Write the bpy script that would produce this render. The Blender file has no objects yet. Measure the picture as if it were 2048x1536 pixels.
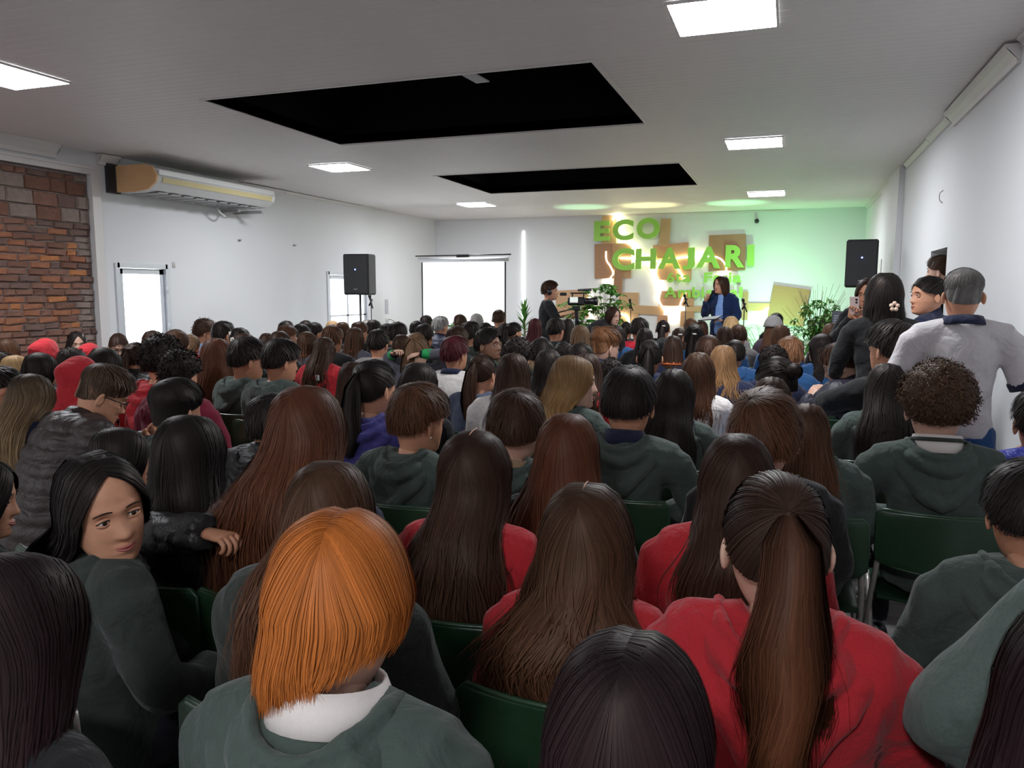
import bpy, math, random
import numpy as np
from mathutils import Vector, Matrix
S=bpy.context.scene; C=S.collection
PI=math.pi
# ------------------------------------------------------------ camera, world, exposure
YAW,PITCH,ROLL=0.34149,0.12100,0.00166
cam=bpy.data.cameras.new('camera'); camo=bpy.data.objects.new('camera',cam); C.objects.link(camo)
cam.sensor_width=36; cam.lens=1547.3/2048*36; cam.clip_start=.05; cam.clip_end=200
camo.location=(0,0,1.65)
camo.matrix_world=Matrix.Translation((0,0,1.65))@Matrix.Rotation(YAW,4,'Z')@Matrix.Rotation(PI/2-PITCH,4,'X')@Matrix.Rotation(ROLL,4,'Z')
S.camera=camo
w=bpy.data.worlds.new('world'); S.world=w; w.use_nodes=True
bg=w.node_tree.nodes['Background']; bg.inputs[0].default_value=(.86,.93,1,1); bg.inputs[1].default_value=7.0
S.view_settings.view_transform='Standard'; S.view_settings.look='None'; S.view_settings.gamma=1
S.view_settings.use_curve_mapping=False
S.view_settings.exposure=0.28
PANEL_E=70.0      # ceiling LED panels
rng=np.random.default_rng(7); random.seed(7)
RX,LX,BY,CZ,NY=1.36,-7.9,16.8,3.27,-2.6

# ------------------------------------------------------------ materials
MATS={}
def nmat(name):
    m=bpy.data.materials.new(name); m.use_nodes=True
    return m,m.node_tree.nodes,m.node_tree.links,m.node_tree.nodes['Principled BSDF']
def simple(name,col,rough=.6,metal=0,noise=0,scale=30,bump=0,emit=0,spec=.5,stretch=None):
    if name in MATS: return MATS[name]
    m,N,L,b=nmat(name); b.inputs['Base Color'].default_value=(*col,1); b.inputs['Roughness'].default_value=rough
    b.inputs['Metallic'].default_value=metal; b.inputs['Specular IOR Level'].default_value=spec
    if emit:
        b.inputs['Emission Color'].default_value=(*col,1); b.inputs['Emission Strength'].default_value=emit
    if noise or bump:
        tc=N.new('ShaderNodeTexCoord'); nz=N.new('ShaderNodeTexNoise'); nz.inputs['Scale'].default_value=scale
        nz.inputs['Detail'].default_value=5
        src=tc.outputs['Object']
        if stretch:
            mp=N.new('ShaderNodeMapping'); mp.inputs['Scale'].default_value=stretch; L.new(src,mp.inputs[0]); src=mp.outputs[0]
        L.new(src,nz.inputs['Vector'])
        if noise:
            mx=N.new('ShaderNodeMix'); mx.data_type='RGBA'
            mx.inputs[6].default_value=(*[c*(1-noise) for c in col],1); mx.inputs[7].default_value=(*[min(1,c*(1+noise)) for c in col],1)
            L.new(nz.outputs[0],mx.inputs[0]); L.new(mx.outputs[2],b.inputs['Base Color'])
        if bump:
            bp=N.new('ShaderNodeBump'); bp.inputs['Strength'].default_value=bump; bp.inputs['Distance'].default_value=.02
            L.new(nz.outputs[0],bp.inputs['Height']); L.new(bp.outputs[0],b.inputs['Normal'])
    MATS[name]=m; return m
FAB=dict(green=(.054,.073,.064),dkgreen=(.030,.037,.033),sage=(.095,.125,.112),red=(.42,.022,.030),maroon=(.16,.012,.03),
 indigo=(.045,.04,.17),navy=(.014,.018,.045),black=(.012,.012,.013),slate=(.085,.083,.105),bluegray=(.06,.075,.12),
 gray=(.10,.092,.09),taupe=(.20,.15,.125),ltgray=(.24,.225,.225),white=(.66,.62,.60),ltblue=(.28,.38,.58),blue=(.025,.085,.22),
 brightred=(.55,.02,.04),tan=(.30,.20,.12),brownblk=(.030,.019,.018),orange=(.06,.045,.06),royal=(.03,.04,.30),
 nightpuff=(.018,.017,.030),denim=(.02,.06,.16),polo=(.50,.47,.48),blazer=(.008,.022,.075),shirt=(.22,.36,.70),pants=(.012,.012,.018))
def fabric(c,kind='sweat'):
    n='fabric_%s_%s'%(c,kind)
    if n in MATS: return MATS[n]
    m,N,L,b=nmat(n); col=FAB[c]
    puff=kind in('puffer','vest')
    b.inputs['Roughness'].default_value=.50 if puff else .9
    b.inputs['Specular IOR Level'].default_value=.5 if puff else .2
    if not puff:
        b.inputs['Sheen Weight'].default_value=.12; b.inputs['Sheen Roughness'].default_value=.5
    tc=N.new('ShaderNodeTexCoord')
    n1=N.new('ShaderNodeTexNoise'); n1.inputs['Scale'].default_value=9; n1.inputs['Detail'].default_value=4; n1.inputs['Distortion'].default_value=.6
    n2=N.new('ShaderNodeTexNoise'); n2.inputs['Scale'].default_value=320; n2.inputs['Detail'].default_value=2
    L.new(tc.outputs['Object'],n1.inputs['Vector']); L.new(tc.outputs['Object'],n2.inputs['Vector'])
    mx=N.new('ShaderNodeMix'); mx.data_type='RGBA'
    mx.inputs[6].default_value=(*[k*.82 for k in col],1); mx.inputs[7].default_value=(*[min(1,k*1.18) for k in col],1)
    L.new(n2.outputs[0],mx.inputs[0]); L.new(mx.outputs[2],b.inputs['Base Color'])
    b1=N.new('ShaderNodeBump'); b1.inputs['Strength'].default_value=.9 if puff else .75; b1.inputs['Distance'].default_value=.035
    b2=N.new('ShaderNodeBump'); b2.inputs['Strength'].default_value=.25; b2.inputs['Distance'].default_value=.002
    L.new(n1.outputs[0],b1.inputs['Height']); L.new(n2.outputs[0],b2.inputs['Height']); L.new(b1.outputs[0],b2.inputs['Normal'])
    L.new(b2.outputs[0],b.inputs['Normal'])
    MATS[n]=m; return m
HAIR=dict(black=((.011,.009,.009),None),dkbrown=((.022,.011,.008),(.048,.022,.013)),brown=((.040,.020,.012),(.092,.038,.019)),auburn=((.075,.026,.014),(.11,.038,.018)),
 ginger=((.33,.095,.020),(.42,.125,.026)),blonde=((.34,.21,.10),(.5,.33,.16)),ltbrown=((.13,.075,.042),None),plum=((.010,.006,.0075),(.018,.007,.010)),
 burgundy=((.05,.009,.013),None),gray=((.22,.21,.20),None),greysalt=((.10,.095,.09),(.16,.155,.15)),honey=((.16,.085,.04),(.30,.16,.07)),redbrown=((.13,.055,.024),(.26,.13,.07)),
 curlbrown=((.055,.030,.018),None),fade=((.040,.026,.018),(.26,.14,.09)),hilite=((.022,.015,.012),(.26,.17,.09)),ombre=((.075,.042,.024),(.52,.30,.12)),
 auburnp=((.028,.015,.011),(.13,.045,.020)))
def hairmat(c):
    n='hair_'+c
    if n in MATS: return MATS[n]
    m,N,L,b=nmat(n); c0,c1=HAIR[c]; c1=c1 or tuple(k*1.25 for k in c0)
    b.inputs['Roughness'].default_value=.50; b.inputs['Specular IOR Level'].default_value=.20; b.inputs['Specular Tint'].default_value=(1,.80,.68,1)
    at=N.new('ShaderNodeAttribute'); at.attribute_name='rnd'
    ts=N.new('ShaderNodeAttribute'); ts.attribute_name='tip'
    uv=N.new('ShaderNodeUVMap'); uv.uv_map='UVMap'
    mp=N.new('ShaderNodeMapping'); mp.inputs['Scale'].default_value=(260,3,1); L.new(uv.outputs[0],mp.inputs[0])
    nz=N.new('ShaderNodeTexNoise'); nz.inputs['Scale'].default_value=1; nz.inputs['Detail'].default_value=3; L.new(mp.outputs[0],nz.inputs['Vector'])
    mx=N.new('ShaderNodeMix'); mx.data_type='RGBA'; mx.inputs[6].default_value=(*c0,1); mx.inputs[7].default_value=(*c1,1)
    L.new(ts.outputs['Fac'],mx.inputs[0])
    ad=N.new('ShaderNodeMath'); ad.operation='MULTIPLY_ADD'; L.new(at.outputs['Fac'],ad.inputs[0]); ad.inputs[1].default_value=1.0; ad.inputs[2].default_value=.15
    a2=N.new('ShaderNodeMath'); a2.operation='MULTIPLY_ADD'; L.new(nz.outputs[0],a2.inputs[0]); a2.inputs[1].default_value=.9; L.new(ad.outputs[0],a2.inputs[2])
    vm=N.new('ShaderNodeVectorMath'); vm.operation='SCALE'; L.new(mx.outputs[2],vm.inputs[0]); L.new(a2.outputs[0],vm.inputs['Scale'])
    L.new(vm.outputs[0],b.inputs['Base Color'])
    bp=N.new('ShaderNodeBump'); bp.inputs['Strength'].default_value=.5; bp.inputs['Distance'].default_value=.004
    L.new(nz.outputs[0],bp.inputs['Height']); L.new(bp.outputs[0],b.inputs['Normal'])
    MATS[n]=m; return m
SKIN=[(.58,.285,.175),(.50,.235,.14),(.40,.185,.11),(.24,.115,.07),(.60,.36,.27)]
def skinmat(i):
    n='skin_%d'%i
    if n in MATS: return MATS[n]
    m=simple(n,SKIN[i],.5,noise=.12,scale=40,bump=.08); b=m.node_tree.nodes['Principled BSDF']
    b.inputs['Subsurface Weight'].default_value=.12; b.inputs['Subsurface Radius'].default_value=(.012,.004,.002)
    return m

# ------------------------------------------------------------ mesh helpers
class MB:
    """collects pieces and links them as one mesh object"""
    def __init__(s): s.V=[];s.Fq=[];s.Ft=[];s.n=0;s.at={}
    def add(s,V,Fq=None,Ft=None,**attr):
        V=np.asarray(V,float).reshape(-1,3)
        s.V.append(V)
        if Fq is not None and len(Fq): s.Fq.append(np.asarray(Fq,int)+s.n)
        if Ft is not None and len(Ft): s.Ft.append(np.asarray(Ft,int)+s.n)
        for k in ('rnd','tip','u'):
            s.at.setdefault(k,[]).append(np.broadcast_to(np.asarray(attr.get(k,.5),float),(len(V),)))
        s.n+=len(V); return s
    def mesh(s,name,attrs=False,smooth=True):
        me=bpy.data.meshes.new(name); V=np.concatenate(s.V)
        Q=np.concatenate(s.Fq) if s.Fq else np.zeros((0,4),int); T=np.concatenate(s.Ft) if s.Ft else np.zeros((0,3),int)
        me.vertices.add(len(V)); me.vertices.foreach_set('co',V.ravel().astype(np.float32))
        nl=Q.size+T.size; me.loops.add(nl); li=np.concatenate([Q.ravel(),T.ravel()]).astype(np.int32)
        me.loops.foreach_set('vertex_index',li)
        me.polygons.add(len(Q)+len(T))
        st=np.concatenate([np.arange(len(Q))*4,len(Q)*4+np.arange(len(T))*3]).astype(np.int32)
        me.polygons.foreach_set('loop_start',st)
        me.polygons.foreach_set('use_smooth',np.full(len(Q)+len(T),bool(smooth)))
        if attrs:
            for k in ('rnd','tip'):
                a=me.attributes.new(k,'FLOAT','POINT'); a.data.foreach_set('value',np.concatenate(s.at[k]).astype(np.float32))
            uvl=me.uv_layers.new(name='UVMap'); uu=np.concatenate(s.at['u'])[li]; vv=np.concatenate(s.at['tip'])[li]
            uvl.data.foreach_set('uv',np.stack([uu,vv],1).ravel().astype(np.float32))
        me.update(calc_edges=True); me.validate(); return me
def obj(name,me,mat=None,parent=None,objmat=False):
    if isinstance(me,MB): me=me.mesh(name,smooth=False)
    o=bpy.data.objects.new(name,me); C.objects.link(o)
    if parent: o.parent=parent
    if mat:
        if objmat:
            if not me.materials: me.materials.append(None)
            o.material_slots[0].link='OBJECT'; o.material_slots[0].material=mat
        elif not me.materials: me.materials.append(mat)
    return o
def sm(o):
    o.data.polygons.foreach_set('use_smooth',np.ones(len(o.data.polygons),bool)); return o
def empty(name,loc=(0,0,0),rz=0):
    o=bpy.data.objects.new(name,None); C.objects.link(o); o.location=loc; o.rotation_euler=(0,0,rz); o.empty_display_size=.1; return o
LABELS=set()
def tag(o,label,cat,group=None,kind=None):
    o['label']=label; o['category']=cat
    if group: o['group']=group
    if kind: o['kind']=kind
    return o
def struct(o): o['kind']='structure'; return o
BQ=[[0,3,2,1],[4,5,6,7],[0,1,5,4],[1,2,6,5],[2,3,7,6],[3,0,4,7]]
def box(mb,x0,x1,y0,y1,z0,z1,M=None):
    v=np.array([[x0,y0,z0],[x1,y0,z0],[x1,y1,z0],[x0,y1,z0],[x0,y0,z1],[x1,y0,z1],[x1,y1,z1],[x0,y1,z1]],float)
    if M is not None: v=v@np.array(M.to_3x3()).T+np.array(M.translation)
    mb.add(v,BQ); return mb
def bbox(mb,cx,cy,cz,sx,sy,sz,b=.01,M=None):
    """bevelled box"""
    hx,hy,hz=sx/2,sy/2,sz/2; b=min(b,hx*.9,hy*.9,hz*.9); R=[]
    for z,k in((-hz,b),(-hz+b,0),(hz-b,0),(hz,b)):
        R.append([[-hx+k,-hy+b+0*k,z],[-hx+b,-hy+k,z],[hx-b,-hy+k,z],[hx-k,-hy+b,z],[hx-k,hy-b,z],[hx-b,hy-k,z],[-hx+b,hy-k,z],[-hx+k,hy-b,z]])
    V=np.array(R)+np.array([cx,cy,cz])
    if M is not None: V=V@np.array(M.to_3x3()).T+np.array(M.translation)
    rings(mb,V,True); return mb
def gridf(nr,nc,closed=True):
    i=np.arange(nr-1)[:,None]; j=np.arange(nc if closed else nc-1)[None]; j2=(j+1)%nc
    return np.stack([i*nc+j,i*nc+j2,(i+1)*nc+j2,(i+1)*nc+j],-1).reshape(-1,4)
def rings(mb,R,caps=True,closed=True,**at):
    R=np.asarray(R,float); nr,nc,_=R.shape; V=R.reshape(-1,3); F=gridf(nr,nc,closed); T=[]
    if caps:
        V=np.vstack([V,R[0].mean(0),R[-1].mean(0)]); a=nr*nc
        for j in range(nc):
            k=(j+1)%nc; T.append([a,k,j]); T.append([a+1,(nr-1)*nc+j,(nr-1)*nc+k])
    mb.add(V,F,T,**{k:(np.append(np.ravel(v),[.5,.5]) if caps and np.size(v)>1 else v) for k,v in at.items()}); return mb
def frames(P,hint=None):
    P=np.asarray(P,float); T=np.gradient(P,axis=0); T/=np.linalg.norm(T,axis=1,keepdims=True)+1e-9
    A=[];h=np.array(hint if hint is not None else ((1,0,0) if abs(T[0][0])<.8 else (0,1,0)),float)
    for t in T:
        a=h-t*(h@t); a/=np.linalg.norm(a)+1e-9; A.append(a)
        if hint is None: h=a
    A=np.array(A); return T,A,np.cross(T,A)
def tube(mb,P,r,seg=8,ry=None,hint=None,caps=True):
    P=np.asarray(P,float); r=np.broadcast_to(r,(len(P),)); ry=r if ry is None else np.broadcast_to(ry,(len(P),))
    T,A,B=frames(P,hint); t=np.linspace(0,2*PI,seg,endpoint=False)
    R=P[:,None]+A[:,None]*(r[:,None]*np.cos(t))[...,None]+B[:,None]*(ry[:,None]*np.sin(t))[...,None]
    return rings(mb,R,caps)
def smoothpath(P,n):
    """catmull-rom resample; P may hold radii as extra columns"""
    P=np.asarray(P,float); Q=np.vstack([2*P[0]-P[1],P,2*P[-1]-P[-2]]); m=len(P)-1; out=[]
    for u in np.linspace(0,m-1e-6,n):
        i=int(u);f=u-i;a,b,c,d=Q[i:i+4]
        out.append(.5*((2*b)+(-a+c)*f+(2*a-5*b+4*c-d)*f*f+(-a+3*b-3*c+d)*f**3))
    return np.array(out)
def ell(mb,c,r,n=12,m=9,M=None):
    th=np.linspace(.12,PI-.12,m)[:,None]; ph=np.linspace(0,2*PI,n,endpoint=False)[None]
    R=np.stack([np.sin(th)*np.cos(ph)*r[0],np.sin(th)*np.sin(ph)*r[1],np.cos(th)*r[2]+0*ph],-1)[::-1]
    if M is not None: R=R@np.asarray(M).T
    return rings(mb,R+np.array(c),True)
def rotm(yaw=0,pitch=0,roll=0):
    """yaw + = to own left, pitch + = nod down, roll + = tilt to own right"""
    return np.array(Matrix.Rotation(yaw,3,'Z')@Matrix.Rotation(-pitch,3,'X')@Matrix.Rotation(roll,3,'Y'))
def voxel(mb,size,it=5,fac=.5):
    """fuse closed pieces into one continuous surface; returns verts, polygons"""
    me=mb.mesh('tmp',smooth=False); o=bpy.data.objects.new('tmp',me); C.objects.link(o)
    m=o.modifiers.new('r','REMESH'); m.mode='VOXEL'; m.voxel_size=size
    s=o.modifiers.new('s','SMOOTH'); s.iterations=it; s.factor=fac
    dg=bpy.context.evaluated_depsgraph_get(); dg.update()
    e=o.evaluated_get(dg); m2=e.to_mesh()
    V=np.empty(len(m2.vertices)*3,np.float32); m2.vertices.foreach_get('co',V); V=V.reshape(-1,3).astype(float)
    nl=len(m2.loops); li=np.empty(nl,np.int32); m2.loops.foreach_get('vertex_index',li)
    tot=np.empty(len(m2.polygons),np.int32); m2.polygons.foreach_get('loop_total',tot)
    e.to_mesh_clear(); bpy.data.objects.remove(o); bpy.data.meshes.remove(me)
    if (tot==4).all(): return V,li.reshape(-1,4)
    st=np.cumsum(tot)-tot; q=tot==4
    return V,np.array([li[a:a+4] for a in st[q]])
def sst(x,a,b):
    t=np.clip((x-a)/(b-a),0,1); return t*t*(3-2*t)
# ------------------------------------------------------------ people
def J_sit(fwd=0,**ov):
    J=dict(pel=(0,0,.52),sp1=(0,-.03,.66),sp2=(0,-.035,.80),sp3=(0,-.02,.92),neck=(0,0,1.005),
      shL=(-.182,-.012,.928),shR=(.182,-.012,.928),elL=(-.245,.04,.70),elR=(.245,.04,.70),
      wrL=(-.10,.25,.63),wrR=(.10,.25,.63),haL=(-.05,.32,.61),haR=(.05,.32,.61),
      hiL=(-.09,.03,.51),hiR=(.09,.03,.51),knL=(-.13,.43,.51),knR=(.13,.43,.51),anL=(-.12,.40,.10),anR=(.12,.40,.10))
    J={k:np.array(v,float) for k,v in J.items()}
    if fwd:
        R=rotm(0,fwd); pv=J['pel']
        for k in('sp1','sp2','sp3','neck','shL','shR','elL','elR','wrL','wrR','haL','haR'): J[k]=pv+R@(J[k]-pv)
    for k,v in ov.items(): J[k]=np.array(v,float)
    return J
def J_stand(**ov):
    J=dict(pel=(0,0,.92),sp1=(0,.01,1.06),sp2=(0,0,1.20),sp3=(0,-.01,1.32),neck=(0,0,1.435),
      shL=(-.175,-.005,1.365),shR=(.175,-.005,1.365),elL=(-.245,-.03,1.09),elR=(.245,-.03,1.09),
      wrL=(-.26,.06,.85),wrR=(.26,.06,.85),haL=(-.26,.09,.76),haR=(.26,.09,.76),
      hiL=(-.09,0,.90),hiR=(.09,0,.90),knL=(-.11,.02,.49),knR=(.11,.02,.49),anL=(-.11,-.01,.09),anR=(.11,-.01,.09))
    J={k:np.array(v,float) for k,v in J.items()}
    for k,v in ov.items(): J[k]=np.array(v,float)
    return J
def limb(mb,pts,rad,seg=10,n=12):
    P=smoothpath(np.hstack([np.array(pts),np.array(rad)[:,None]]),n); tube(mb,P[:,:3],np.maximum(P[:,3],.01),seg)
def torso(mb,J,g=0,top=True,belly=0):
    """elliptic rings along the spine, then trapezius"""
    k=['pel','sp1','sp2','sp3','neck']
    rx=np.array([.155,.140,.150,.155,.070])+g; ry=np.array([.115,.100+belly,.108+belly*.5,.098,.060])+g
    low=J['pel']-(J['sp1']-J['pel'])*.55
    P=np.vstack([low,[J[a] for a in k]]); D=np.column_stack([P,np.r_[.145+g,rx],np.r_[.10+g,ry]])
    Q=smoothpath(D,18); lat=J['shR']-J['shL']
    tube(mb,Q[:,:3],Q[:,3],16,Q[:,4],hint=lat/np.linalg.norm(lat))
    if top:
        for s in('L','R'):
            n=J['neck']*.80+J['sh'+s]*.20; limb(mb,[n+(0,0,-.02),J['sh'+s]*.55+J['neck']*.45+(0,-.005,-.012),J['sh'+s]],[.052+g,.058+g,.060+g],10,6)
def arms(mb,J,g=0,short=False):
    for s in('L','R'):
        a,b,c=J['sh'+s],J['el'+s],J['wr'+s]; ell(mb,a+(0,0,-.016),(.050+g,.050+g,.052+g),14,9)
        if short: limb(mb,[a,a*.5+b*.5+(0,0,.0),a*.22+b*.78],[.060+g,.056+g,.060+g],12,8)
        else: limb(mb,[a,a*.45+b*.55,b,b*.5+c*.5,c],[.054+g,.046+g,.040+g,.036+g,.026+g],10,16)
def legs(mb,J,g=0):
    for s in('L','R'):
        a,b,c=J['hi'+s],J['kn'+s],J['an'+s]
        limb(mb,[a,a*.5+b*.5,b,b*.5+c*.5,c],[.082+g,.072+g,.055+g,.050+g,.034+g],10,14)
ZP=np.array([.119,.115,.104,.085,.06,.03,0,-.03,-.06,-.085,-.105,-.114,-.119,-.125,-.14,-.175])
AP=np.array([.008,.034,.053,.067,.0755,.0785,.0785,.0755,.068,.058,.047,.040,.040,.048,.053,.060])
FP=np.array([.006,.036,.060,.079,.090,.0945,.094,.0925,.093,.094,.091,.078,.045,.028,.022,.018])
BP=np.array([-.008,-.042,-.068,-.088,-.098,-.101,-.098,-.089,-.077,-.069,-.066,-.065,-.064,-.064,-.066,-.075])
def headmesh(hi,tuck=False):
    """head and neck as one loft, head centre at origin; nose, brow, sockets, lips and chin are displaced"""
    nr,nc=(52,56) if hi else (26,24)
    zz=np.concatenate([np.linspace(.119,-.119,nr),np.linspace(-.125,-.175,5)])
    f=lambda A:np.interp(-zz,-ZP,A)
    a,yf,yb=f(AP),f(FP),f(BP)
    for _ in range(2):
        for A in(a,yf,yb): A[1:-1]=.25*A[:-2]+.5*A[1:-1]+.25*A[2:]
    t=np.linspace(0,2*PI,nc,endpoint=False); s,c=np.sin(t),np.cos(t)
    if hi: t=t-.22*np.sin(2*t)*0+.0; t=t+ -.30*np.sin(t)*np.clip(np.cos(t),0,1); s,c=np.sin(t),np.cos(t)
    mid=(yf+yb)/2; h=(yf-yb)/2
    ex=np.where(c>0,.88,1.0)
    X=a[:,None]*np.sign(s)*np.abs(s)**.92; Y=mid[:,None]+h[:,None]*np.sign(c)*np.abs(c)**ex; Z=np.repeat(zz[:,None],nc,1)
    fr=sst(Y,.02,.06); g=lambda x,w:np.exp(-(x/w)**2)
    nose=np.interp(-Z,[-.03,-.02,0,.028,.036,.042,.05],[0,.003,.008,.023,.022,.008,0])
    wid=np.interp(-Z,[-.02,.01,.03,.04],[.009,.010,.015,.015])
    Y=Y+fr*(nose*g(X,wid)-.011*g(np.abs(X)-.032,.017)*g(Z-.008,.013)+.004*g(Z-.030,.010)*g(X,.05)
       +.007*g(X,.024)*(g(Z+.060,.0055)+g(Z+.072,.006))-.003*g(X,.02)*g(Z+.066,.003)+.005*g(X,.022)*g(Z+.100,.014)+.003*g(np.abs(X)-.042,.02)*g(Z+.030,.02))
    mb=MB(); R=np.stack([X,Y,Z],-1)[::-1]; rings(mb,R,True)
    for sx in(-1,1):     # ears
        M=np.array(Matrix.Rotation(sx*.6,3,'Z')@Matrix.Rotation(-.18,3,'X'))
        n,m=(14,9) if hi else (8,6)
        th=np.linspace(.15,PI-.15,m)[:,None]; ph=np.linspace(0,2*PI,n,endpoint=False)[None]
        x=np.sin(th)*np.cos(ph); y=np.sin(th)*np.sin(ph); z=np.cos(th)+0*ph
        taper=1-.25*(z<0)*np.abs(z); dent=.55*np.exp(-((y/.6)**2+(z/.7)**2))
        xx=x*.009*(1-dent*(x*sx>0)*1.4); R=np.stack([xx,y*.018*taper,z*.031],-1)[::-1]@M.T+np.array([sx*(.078 if tuck else .090),-.012,-.010])
        rings(mb,R,True)
    return np.concatenate(mb.V),np.concatenate(mb.Fq),np.concatenate(mb.Ft)
HEADC={}
def get_head(hi,tuck=False):
    if (hi,tuck) not in HEADC: HEADC[hi,tuck]=headmesh(hi,tuck)
    return HEADC[hi,tuck]
HOFF=np.array([0,.03,.125])     # head centre from neck joint
PIV=np.array([0,-.005,.025])    # pivot from neck joint
def hx(P,J,hd,w=1.0):
    """head-frame points -> body space: scale, turn about the neck pivot with weight w"""
    yaw,pitch,roll,hk=hd; P=np.asarray(P,float); Q=(P+HOFF-PIV)
    Q=PIV+Q*hk
    sh=Q.shape; Q=Q.reshape(-1,3)-PIV; w=np.broadcast_to(w,sh[:-1]).reshape(-1)
    def app(M):
        return Q@M.T
    if np.all(w==1): R=app(rotm(yaw,pitch,roll))
    else:
        a=yaw*w; ca,sa=np.cos(a),np.sin(a); T=Q@rotm(0,pitch,roll).T; T=Q*(1-w[:,None])+T*w[:,None]
        R=np.stack([T[:,0]*ca-T[:,1]*sa,T[:,0]*sa+T[:,1]*ca,T[:,2]],1)
    return (R+PIV+J['neck']).reshape(sh)
def hand(mb,wr,ha,side,curl=.5,hint=(0,0,1)):
    """palm and five separate fingers from the wrist towards ha"""
    wr=np.array(wr);d=np.array(ha)-wr;d=d/np.linalg.norm(d);n=np.array(hint,float);n-=d*(n@d);n/=np.linalg.norm(n);x=np.cross(d,n)*side
    P=smoothpath([np.r_[wr,.026,.018],np.r_[wr+d*.03,.033,.016],np.r_[wr+d*.07,.040,.014],np.r_[wr+d*.085,.036,.011]],7)
    tube(mb,P[:,:3],P[:,3],10,P[:,4],hint=x)
    for k,(ox,L) in enumerate([(-.030,.062),(-.010,.072),(.010,.068),(.029,.054)]):
        b=wr+d*.078+x*ox; pts=[b]; a=.0
        for s,q in enumerate((.42,.32,.26)):
            a+=curl*(.5,.8,.6)[s]; b=b+(d*math.cos(a)-n*math.sin(a))*L*q; pts.append(b)
        tube(mb,smoothpath(pts,7),np.linspace(.0088,.0068,7),6)
    b=wr+d*.028-x*.028; e=-x*.75+d*.65-n*.25; e/=np.linalg.norm(e)
    tube(mb,smoothpath([b,b+e*.028,b+e*.045+d*.012,b+e*.05+d*.034-n*.01],7),np.linspace(.012,.008,7),6)
BODYC={}
def body_base(key,J,hi,curl=.5,hints=None):
    k=(key,hi)
    if k in BODYC: return BODYC[k]
    mb=MB(); JJ=dict(J)
    for s_ in'LR': JJ['sh'+s_]=J['sh'+s_]*.90+J['sp3']*.10-np.array([0,0,.012])
    torso(mb,JJ,-.024); arms(mb,JJ,-.014); legs(mb,J,-.01)
    limb(mb,[J['sp3'],J['neck'],J['neck']+(0,.004,.04)],[.07,.056,.05],10,6)
    V,Q=voxel(mb,.020 if hi else .034,3)
    hb=MB()
    for s,sd in(('L',-1),('R',1)):
        hand(hb,J['wr'+s],J['ha'+s],sd,curl,(hints or {}).get(s,(0,0,1)))
    BODYC[k]=(V,Q,hb); return BODYC[k]
def body_mesh(key,J,hd,hi,curl=.5,hints=None,tuck=False):
    V,Q,hb=body_base(key,J,hi,curl,hints); mb=MB(); mb.add(V,Q)
    for a in zip([hb]): 
        n0=mb.n
        HV=np.concatenate(hb.V); mb.add(HV,np.concatenate(hb.Fq),np.concatenate(hb.Ft))
    H,HQ,HT=get_head(hi,tuck); w=sst(H[:,2],-.175,-.11)
    mb.add(hx(H,J,hd,w),HQ,HT)
    return mb.mesh('person')
def wr(P,amp,seed=0,k=1.0):
    """broad cloth folds as a scalar field"""
    r=np.random.default_rng(seed); o=0
    for i in range(7):
        d=r.normal(size=3); d/=np.linalg.norm(d); f=r.uniform(18,60)*k
        o=o+(1-np.abs(np.sin(P@d*f*.5+r.uniform(0,6)+1.3*np.sin(P@r.normal(size=3)*9))))/7
    return amp*(o-.35)*3
def push(V,Q,amt):
    a=V[Q[:,2]]-V[Q[:,0]]; b=V[Q[:,3]]-V[Q[:,1]]; n=np.cross(a,b); N=np.zeros_like(V)
    for i in range(4): np.add.at(N,Q[:,i],n)
    N/=np.linalg.norm(N,axis=1,keepdims=True)+1e-12; return V+N*amt[:,None]
GARC={}
def garment(kind,key,J,hi,belly=0,seed=0):
    k=(kind,key,hi,belly,seed)
    if k in GARC: return GARC[k]
    mb=MB(); short=kind in('tee','polo')
    g={'puffer':.034,'vest':.028,'hoodie':.024,'sweat':.014,'coat':.020}.get(kind,.010)
    torso(mb,J,g,belly=belly)
    if kind!='vest': arms(mb,J,g*.75+.004,short)
    if kind=='turtle' or kind=='puffer' or kind=='coatneck':
        nk=J['neck']; tube(mb,[nk+(0,-.01,-.04),nk+(0,-.004,.02),nk+(0,.004,.055)],[.08,.066,.062],14)
    V,Q=voxel(mb,.0125 if hi else .022,9 if hi else 3)
    nz=J['neck'][2]; keep=(V[:,2]-nz)<.03
    if kind in('puffer','vest'):
        d=V-J['pel']; q=d[:,2]+.10*np.abs(V[:,0])
        V=push(V,Q,.013*(np.abs(np.sin(PI*q/.062))**.5-.6)+wr(V,.003,seed,1.6))
    else: V=push(V,Q,wr(V,.0095 if kind!='polo' else .006,seed)*(.6+.8*sst(nz-V[:,2],.05,.35)))
    if kind=='coat':
        cc=V[Q].mean(1); t=np.clip((nz-cc[:,2])/.45,0,1); Q=Q[~((np.abs(cc[:,0]+.01)<.035+.035*t)&(cc[:,1]>.02)&(cc[:,2]>J['pel'][2]-.3))]
    m=MB().add(V,Q).mesh(kind); GARC[k]=m; return m
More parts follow.
